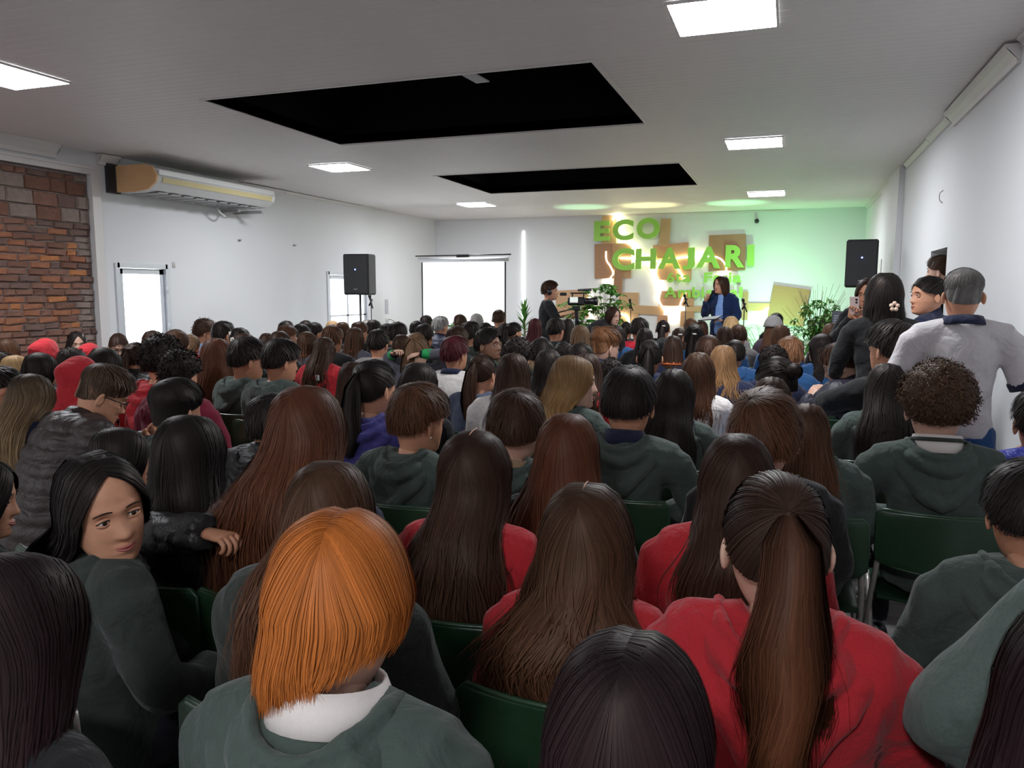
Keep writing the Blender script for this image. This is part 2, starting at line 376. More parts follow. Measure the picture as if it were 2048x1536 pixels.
def hood_down(J,hi,seed=0):
    k=('hood',J['neck'].tobytes(),hi,seed)
    if k in GARC: return GARC[k]
    n=J['neck']; mb=MB(); a=np.linspace(-2.5,2.5,19); b=np.cos(a/2)
    ca=np.clip(np.cos(a),0,1)**1.4; fr=np.clip(-np.cos(a),0,1)
    P=np.stack([np.sin(a)*.106,-.012-np.cos(a)*.094-.028*ca,.022-.050*ca-.065*fr],1)+n
    tube(mb,P,.014,10,.020)
    P=np.stack([np.sin(a)*.120,-.016-np.cos(a)*.104-.034*ca,-.012-.058*ca-.050*fr],1)+n
    tube(mb,P,.021+.004*ca,10,.026)
    x=np.linspace(-1,1,15); v=1-np.abs(x)**1.25
    P2=np.stack([x*.158,-.045-.120*v**.6,-.045-.150*v],1)+n
    tube(mb,P2,.022+.020*v,10,.024+.014*v)
    ell(mb,n+(0,-.122,-.120),(.085,.030,.060),14,9)
    V,Q=voxel(mb,.0075 if hi else .016,4 if hi else 2)
    V=push(V,Q,wr(V,.009,5+seed,1.1))
    m=MB().add(V,Q).mesh('hood'); GARC[k]=m; return m
def hood_up(J,hd,hi):
    mb=MB(); th=np.linspace(.03,2.15,16)[:,None]; ph=np.linspace(0,2*PI,32,endpoint=False)[None]
    x=np.sin(th)*np.sin(ph); y=-np.sin(th)*np.cos(ph); z=np.cos(th)+0*ph
    cut=np.where(y>0.30,1,0)
    R=np.stack([x*.108*(1+.10*(z<0)),np.minimum(y*.135-.012,.070+.02*z),z*.140+.006-.02*(z<0)*(-z)],-1)
    R[...,1]-=.02*np.exp(-((z-.3)/.35)**2)*(y<0)
    rings(mb,R[::-1],True); V=hx(mb.V[0],J,hd); 
    mb2=MB(); mb2.add(V,mb.Fq[0],mb.Ft[0]); n=J['neck']
    tube(mb2,[n+(0,-.02,-.05),n+(0,-.01,0),n+(0,0,.05)],[.115,.105,.10],16)
    V,Q=voxel(mb2,.010 if hi else .015,5); V=push(V,Q,wr(V,.007,3,.8)); return MB().add(V,Q).mesh('hood')
def trousers(key,J,hi=False):
    k=('tr',key)
    if k in GARC: return GARC[k]
    mb=MB(); legs(mb,J,.008); ell(mb,J['pel']+(0,.0,-.02),(.16,.12,.12),16,10)
    V,Q=voxel(mb,.028,3); V=push(V,Q,wr(V,.006,2)); m=MB().add(V,Q).mesh('trousers'); GARC[k]=m; return m
def shoe(J,s,key):
    k=('shoe',key,s)
    if k in GARC: return GARC[k]
    a=J['an'+s]; mb=MB()
    P=smoothpath([np.r_[a+(0,-.07,-.055),.030,.030],np.r_[a+(0,-.02,-.045),.040,.045],np.r_[a+(0,.07,-.06),.045,.034],np.r_[a+(0,.15,-.07),.040,.022],np.r_[a+(0,.18,-.075),.02,.014]],9)
    tube(mb,P[:,:3],P[:,3],10,P[:,4],hint=(1,0,0)); m=mb.mesh('shoe'); GARC[k]=m; return m
def collar(J,h=.045,r=.072,thick=.006,dip=.03):
    n=J['neck']; a=np.linspace(-2.6,2.6,25); R=[]
    for dr,dz in((0,0),(.004,h),(.010,h+.003),(.020,h*.45),(.030,-.004),(.024,-.008),(0,-.004)):
        R.append(np.stack([np.sin(a)*(r+dr),-np.cos(a)*(r*.92+dr)-.006,.0+dz-dip*(1-np.cos(a))/2+0*a],1)+n)
    mb=MB(); rings(mb,R+[R[0]],False,False); return mb.mesh('collar')

# ---- hair
EA,EB,EC=.0835,.1055,.1235
def sl(a,b,t):
    d=np.clip((a*b).sum(-1,keepdims=True),-.9999,.9999); o=np.arccos(d)
    return (np.sin((1-t)*o)*a+np.sin(t*o)*b)/np.sin(o)
def nrm(v): return v/(np.linalg.norm(v,axis=-1,keepdims=True)+1e-9)
HP=dict( # fall, half width q0..q3, wave, thickness
 L=dict(fall=.36,w=(.088,.096,.108,.098),wave=.005,th=.012),W=dict(fall=.40,w=(.092,.108,.142,.145),wave=.018,th=.016),
 M=dict(fall=.115,w=(.094,.104,.090,.08),wave=.005,th=.016))
def hair_path(style,phi,s,off,wob,o):
    """(N,) phi/off, (K,) s -> (N,K,3) head-frame points and (N,K) fall distance"""
    N,K=len(phi),len(s); ph=phi[:,None]; ss=s[None]; ap=np.abs(ph); sp,cp=np.sin(ph),np.cos(ph)
    q=np.zeros((N,K))
    if style in('S','C','X','P','B'):
        tie=dict(P=(0,-.80,.60),B=(0,-.90,.42)).get(style)
        c=np.array(tie if tie else (.12*o.get('side',1),-.42,.90),float); c=nrm(c)
        te=np.interp(np.degrees(ap),[0,45,68,84,112,130,150,180],[109,107,99,84,79,74,62,54] if style!='X' else [118,114,105,84,84,84,84,84])*PI/180
        e=np.stack([sp*np.sin(te),-cp*np.sin(te),np.cos(te)],-1)
        t=ss[...,None]*(1-0) ; D=sl(np.broadcast_to(c,(N,1,3)),e,t if style not in'PB' else t)
        th=dict(S=.019,C=.030,X=.005,P=.008,B=.009)[style]*o.get('vol',1)
        side=sst(-D[...,2],-.35,.55); prof=th*(1-.62*side)*(1 if style!='C' else 1.0)
        if o.get('fade'): prof=th*(1-.93*sst(-D[...,2],-.55,.05))
        if style=='S': prof=prof+.007*sst(D[...,1],.2,.8)*sst(D[...,2],.1,.7)
        r=prof+off[:,None]*(.4+.6*ss)+.005*sst(D[...,2],.3,.8)+.009*np.exp(-((D[...,1]+.62)/.35)**2-((D[...,2]-.75)/.35)**2)
        P=D*(np.array([EA,EB,EC])+r[...,None])
        return P,q
    h=HP[style]; fall=o.get('fall',h['fall']); arc=.17; Lt=arc+fall; a=ss*Lt
    pz=.12*o.get('part',0)
    rd=nrm(np.stack([0*sp+pz,-cp*np.where(cp<0,1.15,.78)-.05,0*sp+.80],-1)); ed=nrm(np.stack([sp,-cp,0*sp-.02],-1))
    t=np.clip(a/arc,0,1)[...,None]; D=sl(rd,ed,t**.92)
    th=h['th']*o.get('vol',1)
    dip=1-.75*np.exp(-(D[...,0]/.07)**2)*sst(D[...,2],.4,.8)
    r=(th*(.45+.55*t[...,0]))*dip+off[:,None]*(.3+.7*t[...,0])+.005*sst(D[...,2],.3,.8)+.010*np.exp(-((D[...,1]+.62)/.4)**2-((D[...,2]-.75)/.4)**2)
    P=D*(np.array([EA,EB,EC])+r[...,None])
    q=np.clip(a-arc,0,None)+0*ph
    w=o.get('w',h['w']); wq=np.interp(q,[0,.09,.22,.42],w); bk=o.get('back',.155)
    wq=wq+off[:,None]
    if o.get('hood'): yc=np.interp(q,[0,.05,.105,.17,.42],[0,-.028,-.098,-.150,-.158]); wy=np.interp(q,[0,.05,.105,.2],[EB+th,.112,.096,.058])
    else: yc=np.interp(q,[0,.08,.17,.26,.42],[0,-.022,-.085,-.118,-.118]); wy=np.interp(q,[0,.08,.17,.26],[EB+th,.098,.066,bk-.118])
    if style=='M': yc=np.interp(q,[0,.12],[0,-.02]); wy=np.interp(q,[0,.12],[EB+th,.090])
    cur=o.get('curl',0)
    X=sp*wq; Y=yc-cp*(wy+off[:,None]); 
    if style!='M':  # front locks slip behind the shoulders
        Y=Y-np.clip(-cp,0,1)*0.0
    Z=-q*(1-o.get('asym',0)*np.sin(ph))-.004+0*X; X=X-o.get('sway',0)*sst(q,0,.12)
    wv=(h['wave']*sst(q,0,.15)+.0018*sst(q,0,.05))*o.get('wave',1)
    X=X+wv*np.sin(q*34+wob[:,None]*6.3); Y=Y+wv*.7*np.cos(q*29+wob[:,None]*5.1)
    if cur: X=X-np.sign(X)*cur*sst(q,.04,.12)
    m=(q>0)[...,None]; FP_=np.stack([X,Y,Z],-1)
    # blend the seam
    P=np.where(m,FP_,P); return P,q
def ribbons(mb,P,wid,out,rnd,s,tiprand=0,base_u=None):
    """P (N,K,3), flat tapering ribbons facing out"""
    N,K,_=P.shape; T=nrm(np.gradient(P,axis=1)); nn=nrm(out); B=nrm(np.cross(T,nn))
    w=(wid[:,None]*np.interp(s,[0,.15,.7,1],[.5,1,.9,.15])[None])[...,None]
    A=np.stack([P-B*w,P+B*w],2).reshape(-1,3)
    i=np.arange(N)[:,None]*K*2+np.arange(K-1)[None]*2
    F=np.stack([i,i+1,i+3,i+2],-1).reshape(-1,4)
    u=rnd if base_u is None else base_u
    mb.add(A,F,rnd=np.repeat(rnd,K*2),tip=np.tile(np.repeat(s,2),N),u=np.repeat(u,K*2))
def hair_mesh(style,J,hd,lod,seed=0,o=None):
    """lod 0 near (many ribbons), 1 mid, 2 far"""
    o=o or {}; r=np.random.default_rng(seed+11); mb=MB()
    lg=style in('L','W','M'); pm=(o.get('pm',2.30) if lg else PI)
    nphi,K=((56,26),(40,20),(26,13))[lod]
    nb,kb=((3000,17),(900,11),(170,7))[lod]
    if o.get('n'): nb=int(nb*o['n'])
    if not lg: nb=int(nb*.8); kb=max(5,int(kb*.5))
    kb_=kb
    def weight(q): return 1-.75*sst(q,.04,.20)
    # base shell
    phi=np.linspace(-pm,pm,nphi) ; s=np.linspace(0,1,K); 
    cl=np.repeat(r.normal(0,1,nphi//2+2),2)[:nphi]
    off=(-.004+.0016*cl)
    P,q=hair_path(style,phi,s,off,np.cumsum(r.normal(0,.12,nphi))*.5,o)
    if style=='C':
        d=nrm(P); bump=np.sin(P[...,0]*190+1)*np.sin(P[...,1]*170)*np.sin(P[...,2]*180+2); P=P+d*(.006*bump)[...,None]
    if lg:
        P[:,-1]=P[:,-1]*.0+P[:,-2]; 
        P[:,-1,:2]*=.6
        er=r.normal(0,.012,nphi); P[:,-3:,2]+=er[:,None]*(q[:,-3:]>.03)
    Pb=hx(P,J,hd,weight(q)); nph,KK=P.shape[:2]
    rn=np.clip(.45+.16*np.repeat(cl,KK)+r.normal(0,.03,nph*KK),0,1)
    tp=np.repeat(s[None],nph,0).ravel()
    if style in'PB': tp=tp*.02
    F=gridf(nph,KK,False)
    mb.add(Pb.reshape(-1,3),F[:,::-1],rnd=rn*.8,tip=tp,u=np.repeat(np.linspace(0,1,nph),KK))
    # ribbons
    wmul=o.get('rw',1)
    phi=r.uniform(-pm,pm,nb); s2=np.linspace(0,1,kb)
    base=r.uniform(0,1,24); clump=np.interp((phi+PI)/(2*PI)*24,np.arange(24),base)
    if style in('C',):
        # curls: small helices over the shell
        nc=((1100,12),(420,9),(90,7))[lod]; n2,kc=nc
        phi=r.uniform(-PI,PI,n2); st=np.sqrt(r.uniform(.0,1,n2)); P0=np.empty((n2,3))
        for i0 in range(0,1):
            A,_=hair_path(style,phi,np.linspace(0,1,20),np.zeros(n2)+.002,phi*0,o)
        idx=(st*19).astype(int); P0=A[np.arange(n2),idx]; nn=nrm(P0); t=np.linspace(0,1,kc)
        ax=nrm(nn*.8+r.normal(0,.45,(n2,3))); e1=nrm(np.cross(ax,r.normal(size=(n2,3)))); e2=np.cross(ax,e1)
        R0=r.uniform(.004,.010,n2); tw=r.uniform(4,8,n2); an=t[None]*tw[:,None]+r.uniform(0,6,n2)[:,None]; ln=r.uniform(.006,.024,n2)
        CP=P0[:,None]+ax[:,None]*(t[None]*ln[:,None])[...,None]+e1[:,None]*(R0[:,None]*np.cos(an))[...,None]+e2[:,None]*(R0[:,None]*np.sin(an))[...,None]
        CP=hx(CP,J,hd); ribbons(mb,CP,np.full(n2,.0022 if lod==0 else .0035),CP-CP.mean((0,1)),r.uniform(.25,1,n2),t)
        return mb.mesh('hair',attrs=True)
    wob=np.interp((phi+PI)/(2*PI)*16,np.arange(17),r.uniform(0,1,17))+r.normal(0,.04,nb)
    layer=np.abs(r.normal(0,.0030,nb))*o.get('mess',1)
    if style=='S' and 'mess' not in o: o=dict(o,mess=1.5)
    if not lg and style!='X':
        # short tufts: begin part-way, lift towards the tip
        a0=r.uniform(.03,.82,nb) if style=='S' else 0*phi; ln=r.uniform(.22,.42,nb) if style=='S' else 1+0*phi
        KK=np.linspace(0,1,24); A,_=hair_path(style,phi,KK,0*phi,wob,o)
        sidx=np.clip(a0[:,None]+ln[:,None]*s2[None],0,1.0)
        x=sidx*23; i=np.clip(x.astype(int),0,22); f=(x-i)[...,None]; ar=np.arange(nb)[:,None]
        P=A[ar,i]*(1-f)+A[ar,i+1]*f; d=nrm(P)
        lift=(layer[:,None]*.5+ (.0075 if style=='S' else .0015)*o.get('mess',1)*s2[None]**1.5*r.uniform(.2,1.1,nb)[:,None])
        if style=='S': lift=lift*np.interp(a0,[0,.25],[.35,1])[:,None]
        if o.get('fade'): lift=lift*(.02+.98*sst(d[...,2],.25,.60))-.004*(1-sst(d[...,2],.25,.6))
        P=P+d*lift[...,None]
        sd=nrm(np.cross(d,nrm(np.gradient(P,axis=1)))); P=P+sd*((r.normal(0,.006,nb)*o.get('mess',1))[:,None]*s2[None])[...,None]*(1 if style=='S' else .2)
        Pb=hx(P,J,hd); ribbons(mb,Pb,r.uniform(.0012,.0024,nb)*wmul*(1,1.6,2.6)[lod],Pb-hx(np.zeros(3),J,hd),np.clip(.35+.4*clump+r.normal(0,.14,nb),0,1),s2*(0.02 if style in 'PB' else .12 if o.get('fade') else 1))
    elif lg:
        sc=r.uniform(.86,1.03,nb)
        P,q=hair_path(style,phi,s2,layer,wob,o)
        if True:
            A=P; x=np.clip(sc[:,None]*s2[None],0,1)*(kb-1); i=np.clip(x.astype(int),0,kb-2); f=(x-i)[...,None]; ar=np.arange(nb)[:,None]
            P=A[ar,i]*(1-f)+A[ar,i+1]*f; q=q[ar,i]*(1-f[...,0])+q[ar,i+1]*f[...,0]
            P[...,2]-=(np.clip(sc-1,0,1)*.3)[:,None]*s2[None]
        jit=r.normal(0,.010,(nb,2))*o.get('mess',1)*np.where(r.uniform(0,1,nb)<.06,2.4,1)[:,None]; P[...,0]+=jit[:,:1]*sst(q,0,.3)*1.2; P[...,1]-=np.abs(jit[:,1:])*sst(q,0,.3)*.7
        Pb=hx(P,J,hd,weight(q)); cx=hx(np.stack([0*P[...,0],0*P[...,0],P[...,2]*(P[...,2]<0)],-1),J,hd,weight(q))
        ribbons(mb,Pb,r.uniform(.0007,.0019,nb)*wmul*(1,1.6,2.8)[lod],Pb-cx,np.clip(.38+.30*clump+r.normal(0,.12,nb),0,1),s2)
    if style in('P','B'):
        tie=nrm(np.array((0,-.80,.60) if style=='P' else (0,-.90,.42)))*(np.array([EA,EB,EC])+.012)
        if style=='P':
            fall=o.get('tail',.34); wt=o.get('tailw',.042)
            n=int(nb*(1.0 if lod<2 else .5)); t=np.linspace(0,1,kb_)
            def tail(ang,rr,L):
                qq=t[None]*L[:,None]; 
                cy=tie[1]-.034*(1-np.exp(-qq/.03))-np.clip(qq-.08,0,.30)*.26; cz=tie[2]+.012*np.sin(np.clip(qq/.05,0,PI))-qq
                R=np.interp(qq/fall,[0,.12,.45,.8,1],[.013,wt*.75,wt,wt*.8,wt*.35])*rr[:,None]
                wv=.008*o.get('wave',1)*np.sin(qq*26+ang[:,None]*1.5)*sst(qq,.05,.3)
                sx=o.get('sway',0)*sst(qq,0,.4)
                return np.stack([np.cos(ang)[:,None]*R*1.15+wv+sx,cy+np.sin(ang)[:,None]*R*.75,cz],-1),qq
            ga=np.linspace(0,2*PI,18,endpoint=False); Pt,qq=tail(ga,np.full(18,.9),np.full(18,fall)); W=1-.7*sst(qq,.05,.3)
            Pt=hx(Pt,J,hd,W); 
            mb.add(Pt.reshape(-1,3),gridf(18,kb_,False)[:,::-1],rnd=np.repeat(r.uniform(.25,.6,18),kb_),tip=np.tile(.15+.85*t,18),u=np.repeat(np.linspace(0,1,18),kb_))
            i=np.arange(kb_-1); a=17*kb_; mb.Fq.append(np.stack([i+a,i+a+1,i+1,i],-1)+mb.n-18*kb_)
            ang=r.uniform(0,2*PI,n); rr=r.uniform(.85,1.08,n); Lr=fall*r.uniform(.8,1.06,n)
            Pt,qq=tail(ang,rr,Lr); W=1-.7*sst(qq,.05,.3); jj=r.normal(0,.008,n)*o.get('mess',1); Pt[...,0]+=jj[:,None]*sst(qq,.1,.35)
            ce,_=tail(ang*0,rr*0,Lr); Pt=hx(Pt,J,hd,W); ce=hx(ce,J,hd,W)
            cl=np.interp(ang/(2*PI)*20,np.arange(21),r.uniform(0,1,21))
            ribbons(mb,Pt,r.uniform(.0012,.0026,n)*(1,1.6,2.6)[lod],Pt-ce,np.clip(.25+.5*cl+r.normal(0,.12,n),0,1),.15+.85*t)
        else:
            c=tie+(0,-.022,0); n=nb; t=np.linspace(0,1,10); b=MB(); ell(b,c,(.040,.032,.038),14,9); Vb=hx(b.V[0],J,hd)
            mb.add(Vb,b.Fq[0],b.Ft[0],rnd=.4,tip=.02)
            ax=r.uniform(0,2*PI,n); an=t[None]*3.4+r.uniform(0,6,n)[:,None]; k=r.uniform(-.85,.85,n)[:,None]; rr=np.sqrt(1-k*k)
            Pt=np.stack([np.cos(an)*rr*.042,k*.034*np.ones_like(an),np.sin(an)*rr*.040],-1)+c
            ce=hx(c,J,hd); Pt=hx(Pt,J,hd); ribbons(mb,Pt,r.uniform(.001,.002,n)*(1,1.6,2.6)[lod],Pt-ce,r.uniform(.2,.9,n),t)
    return mb.mesh('hair',attrs=True)
def face_parts(root,J,hd,hi,lipc=(.36,.10,.09),glasses=False,brow='black',open_mouth=False):
    eyew=simple('eye_white',(.75,.72,.70),.25); iris=simple('iris_brown',(.03,.015,.008),.15); lipm=simple('lip_rose',lipc,.4); bm=hairmat(brow)
    lid=simple('eyelash',(.015,.01,.01),.6)
    for s in(-1,1):
        mb=MB(); ell(mb,(0,0,0),(.0125,.0100,.0068),14,9); V=hx(mb.V[0]+np.array([s*.032,.0792,.0065]),J,hd); m=MB(); m.add(V,mb.Fq[0],mb.Ft[0]); e=obj('eye',m.mesh('eye'),eyew,root)
        mb=MB(); ell(mb,(0,0,0),(.0056,.0026,.0054),12,7); V=hx(mb.V[0]+np.array([s*.032,.0874,.0068]),J,hd); m=MB(); m.add(V,mb.Fq[0],mb.Ft[0]); obj('iris',m.mesh('iris'),iris,e)
        x=np.linspace(-1,1,9); P=np.stack([s*.032+x*.0165,.0885-.006*x*x-.0,.0125+.0*x-.0060*x*x],1); mb=MB(); tube(mb,hx(P,J,hd),np.full(9,.0019)*(1.2-np.abs(x)*.5),5); obj('eyelash',mb.mesh('eyelash'),lid,root)
        P=np.stack([s*.032+x*.0165,.0870-.006*x*x,-.0005+.0040*x*x],1); mb=MB(); tube(mb,hx(P,J,hd),np.full(9,.0028),5); obj('lower_lid',mb.mesh('lower_lid'),None,root,)
        P=np.stack([s*.032+x*.0165,.0868-.006*x*x,.0150-.0055*x*x],1); mb=MB(); tube(mb,hx(P,J,hd),np.full(9,.0034),6); obj('upper_lid',mb.mesh('upper_lid'),None,root)
        P=np.stack([s*(.034+x*.019),.0955-.010*(x*.5+.5)**2,.0285+.004*(1-x*x)-.002*x],1); mb=MB(); tube(mb,hx(P,J,hd),.0032*(1.15-.75*np.abs(x)**2),6,.0016); obj('eyebrow',mb.mesh('eyebrow'),bm,root)
    x=np.linspace(-1,1,11); mb=MB(); go=.004 if open_mouth else 0
    for dz,rr in((-.0605+go,.0032),(-.0685-go,.0042)):
        P=np.stack([x*.024,.1010-.012*x*x,dz+ (.003 if open_mouth else .005)*x*x+(dz+.0645)*-.6*np.abs(x)],1); tube(mb,hx(P,J,hd),np.maximum(rr*(1-.75*x*x),.0008),7)
    obj('lips',mb.mesh('lips'),lipm,root)
    if open_mouth:
        mb=MB(); ell(mb,(0,.0965,-.0645),(.014,.006,.006),10,7); V=hx(mb.V[0],J,hd); m=MB(); m.add(V,mb.Fq[0],mb.Ft[0]); obj('mouth',m.mesh('mouth'),simple('mouth_dark',(.06,.012,.012),.5),root)
    for o in root.children:
        if o.name.startswith(('lower_lid','upper_lid')) and not o.data.materials: o.data.materials.append(root.material_slots[0].material)
def glasses_part(root,J,hd):
    mb=MB(); t=np.linspace(0,2*PI,17)
    for s in(-1,1):
        P=np.stack([s*.033+.024*np.cos(t),.104+0*t-.004*np.abs(np.cos(t)),.006+.018*np.sin(t)],1); tube(mb,hx(P,J,hd),.0022,5)
        P=np.array([[s*.056,.100,.010],[s*.078,.06,.010],[s*.088,0,.010],[s*.087,-.02,-.008]]); tube(mb,hx(P,J,hd),.0024,5)
    P=np.array([[-.010,.104,.008],[0,.107,.012],[.010,.104,.008]]); tube(mb,hx(P,J,hd),.002,5)
    obj('glasses',mb.mesh('glasses'),simple('black_plastic',(.01,.01,.012),.3),root)
# ------------------------------------------------------------ chairs
CH={}
def chair_meshes():
    if CH: return CH
    # curved plastic back with a rolled rim
    def panel(w,h,bow,dep,n=14):
        mb=MB(); x=np.linspace(-1,1,n); R=[]
        def row(z,y,inset=0): 
            cx=x*(w/2-inset); return np.stack([cx,y-bow*(1-x*x),z-.022*(1-x*x)*(1-z/h)],1)
        F_=[row(0,0,.03),row(h*.05,.0,.010),row(h*.15,.0),row(h*.5,0),row(h*.87,0),row(h*.96,0,.006),row(h,0,.022)]; B_=[r+np.array([0,-dep,0]) for r in F_[::-1]]
        rings(mb,np.array([np.array(r) for r in F_+B_]),False,False)
        per=[]; 
        P=np.vstack([row(0,-dep/2,.03),row(h*.1,-dep/2,.003)[-1:],row(h*.5,-dep/2)[-1:],row(h*.92,-dep/2,.003)[-1:],row(h,-dep/2,.022)[::-1],row(h*.92,-dep/2,.003)[:1],row(h*.5,-dep/2)[:1],row(h*.1,-dep/2,.003)[:1],row(0,-dep/2,.03)[:1]]); tube(mb,P,.008,6,hint=None)
        # close the loop of slab edges
        return mb
    b=panel(.445,.215,.035,.012); CH['backrest']=b.mesh('backrest')
    mb=MB(); n=12; x=np.linspace(-1,1,n); R=[]
    for y,z in((-.17,.445),(-.10,.432),(.05,.430),(.17,.440),(.21,.425),(.21,.412),(.17,.424),(.05,.415),(-.10,.417),(-.17,.432)):
        R.append(np.stack([x*.205,np.full(n,y),z-.012*(1-x*x)],1))
    rings(mb,np.array(R+[R[0]]),False,False)
    CH['seat']=mb.mesh('seat')
    for s,k in((-1,'fl'),(1,'fr')):
        mb=MB(); tube(mb,smoothpath([(s*.203,-.172,.765),(s*.206,-.158,.61),(s*.218,-.09,.42),(s*.222,.20,.012)],12),.0115,8); CH[k]=mb.mesh('leg')
        mb=MB(); tube(mb,smoothpath([(s*.208,.17,.425),(s*.208,.0,.30),(s*.212,-.26,.012)],8),.0105,8); CH[k+'r']=mb.mesh('leg')
    mb=MB(); tube(mb,[(-.225,.14,.12),(.225,.14,.12)],.008,6); CH['c1']=mb.mesh('crossbar')
    mb=MB(); tube(mb,[(-.21,-.20,.10),(.21,-.20,.10)],.008,6); CH['c2']=mb.mesh('crossbar')
    return CH
GP=simple('green_plastic',(.012,.040,.017),.32,noise=.15,scale=60,bump=.05,spec=.6)
CM=simple('chair_metal',(.42,.38,.36),.35,metal=.3)
def chair(x,y,rz,label,full=True):
    m=chair_meshes(); r=empty('folding_chair',(x,y,0),rz); tag(r,label,'chair','green folding chairs of the audience')
    o=obj('backrest',m['backrest'],GP,r); o.location=(0,-.185,.585); obj('seat',m['seat'],GP,r)
    for k in('fl','fr','flr','frr'): obj('leg',m[k],CM,r)
    obj('crossbar',m['c1'],CM,r); obj('crossbar',m['c2'],CM,r); return r
# ------------------------------------------------------------ persons
def dress(root,key,J,hd,garm,col,hi,belly=0,pants='pants',seed=0,garcol=None):
    hoodie=garm in('hoodie','vest')
    gk={'hoodie':'hoodie'}.get(garm,garm)
    names=dict(hoodie='hoodie',sweat='sweater',puffer='puffer_jacket',vest='quilted_vest',polo='polo_shirt',tee='t_shirt',turtle='turtleneck_sweater',coat='blazer',coatneck='jacket')
    if garm=='vest':
        obj('sweater',garment('sweat',key,J,hi),fabric('navy','sweat'),root,True)
    g=obj(names[garm],garment(gk,key,J,hi,belly,seed),fabric(col,garm),root,True)
    if pants: obj('trousers',trousers(key,J),fabric(pants,'sweat'),root,True)
    for s in'LR': obj('shoe',shoe(J,s,key),simple('shoe_black',(.015,.015,.018),.5),root,True)
    return g
CACHE={}
def person(x,y,z,hk,style,hair,garm,col,yaw,byaw,label,pose='sit',J=None,pitch=None,roll=0,o=None,skin=None,seed=0,scale=None,zfloor=0,face=False,lod=None,pants='pants',belly=0,curl=.5,hints=None,glasses=False,lean=0,group='audience seated on green folding chairs',om=False,garhi=None,jit=True):
    d=math.hypot(x,y); lod=(0 if d<3.0 else 1 if d<6.4 else 2) if lod is None else lod; hi=lod==0 or (lod==1 and d<5.2) if garhi is None else garhi
    r=random.Random(seed*7+3); J=J or J_sit(); key=pose
    pitch=(math.radians(r.choice((0,4,8))) if pitch is None else math.radians(pitch))
    rel=math.radians(max(-95,min(95,yaw-byaw)))
    if lod==2 and not face: rel=math.radians(round(math.degrees(rel)/20)*20); hkq=round(hk/.06)*.06; vs=seed%3
    else: hkq=hk; vs=seed
    hd=(rel,pitch,math.radians(roll),hkq)
    top=HOFF[2]-PIV[2]+.119+.012
    neck=J['neck']; sc=scale if scale else (z-zfloor)/(neck[2]+PIV[2]+top*hkq)
    ca=rotm(math.radians(byaw)); hl=hx(np.array([0,0,.10]),J,hd); loc=np.array([x,y])-(ca@hl)[:2]*sc
    o=dict(o or {}); 
    fh=hi or face; tuck=style in('L','W','M','G'); ck=('b',key,fh,hd,curl,tuck) 
    if ck not in CACHE: CACHE[ck]=body_mesh(key,J,hd,fh,curl,hints,tuck)
    root=obj('person',CACHE[ck],skinmat(skin if skin is not None else r.choice((0,0,1,1,2))),None,True)
    root.location=(loc[0],loc[1],zfloor); root.rotation_euler=(0,math.radians(lean),math.radians(byaw)) if lean else (0,0,math.radians(byaw+(r.uniform(-3,3) if jit else 0))); root.scale=(sc,)*3
    tag(root,label,'person',group)
    g=dress(root,key,J,hd,garm,col,hi,belly,pants,seed%2 if not hi else seed%4)
    if style=='H': h=obj('hood',hood_up(J,hd,hi),fabric(col,garm),g,True)
    elif garm in('hoodie','vest') or (garm=='puffer' and seed%2): 
        obj('hood',hood_down(J,hi,seed%2),fabric('gray' if garm=='vest' else col,garm if garm!='vest' else 'sweat'),g,True)
    if style=='G':
        style='L'; cap=MB(); th=np.linspace(.02,1.45,9)[:,None]; ph=np.linspace(0,2*PI,22,endpoint=False)[None]
        R=np.stack([np.sin(th)*np.sin(ph)*.112,-np.sin(th)*np.cos(ph)*.134,np.cos(th)*.158+0*ph],-1)[::-1]; rings(cap,R,True)
        a=np.linspace(-1,1,9); ri=np.array([[(.085*k*.98,.098+.0*k,.03) for k in a],[(.07*k,.175-.03*k*k,.018) for k in a],[(.07*k,.175-.03*k*k,.012) for k in a],[(.085*k*.98,.098,.022) for k in a]]); rings(cap,ri,False,False)
        V=np.concatenate(cap.V); m=MB(); m.add(hx(V,J,hd),np.concatenate(cap.Fq),np.concatenate(cap.Ft)); obj('cap',m.mesh('cap'),fabric('ltgray'),root,True)
    if style!='H':
        if hair=='fade': o['fade']=1
        if garm in('hoodie','vest') and style in'LW' and not o.get('nohood'): o['hood']=1
        ck=('h',style,lod,hd,vs,key,tuple(sorted((k,str(v)) for k,v in o.items())))
        if ck not in CACHE: CACHE[ck]=hair_mesh(style,J,hd,lod,vs,o)
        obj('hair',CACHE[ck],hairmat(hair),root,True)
    if face: face_parts(root,J,hd,True,brow='black',open_mouth=om)
    if glasses: glasses_part(root,J,hd)
    return root,g,J,hd,sc
# ------------------------------------------------------------ the room
WHITE=simple('wall_paint',(.68,.685,.70),.8,noise=.02,scale=1.6,bump=.04)
def slab(name,x0,x1,y0,y1,z0,z1,mat,parent=None):
    mb=MB(); box(mb,x0,x1,y0,y1,z0,z1); o=obj(name,mb,mat,parent); 
    if not parent: struct(o)
    return o
floorm=simple('floor_tile_grout',(.18,.17,.165),.6)
fl=slab('floor',LX-.3,RX+1.6,NY-.2,BY+.3,-.12,-.006,floorm)
tm=simple('floor_tile',(.30,.285,.275),.35,noise=.12,scale=9)
mb=MB()
for i in range(24):
    for j in range(49):
        bbox(mb,LX+.2+i*.4,NY+.2+j*.4,-.004,.394,.394,.008,.002)
t=obj('floor_tile',mb,tm,fl); t['kind']='stuff'
HOLES=[(-4.82,-1.40,5.62,7.82),(-4.83,-1.40,10.31,12.50)]
PAN=[(x,y) for x in(-5.69,-.43) for y in(-1.6,4.5,9.17,13.97)]; PAN=[(x,y if not(x>-1 and y==4.5) else 4.93) for x,y in PAN]  # rear pair behind the camera is added, out of view, to brighten the foreground
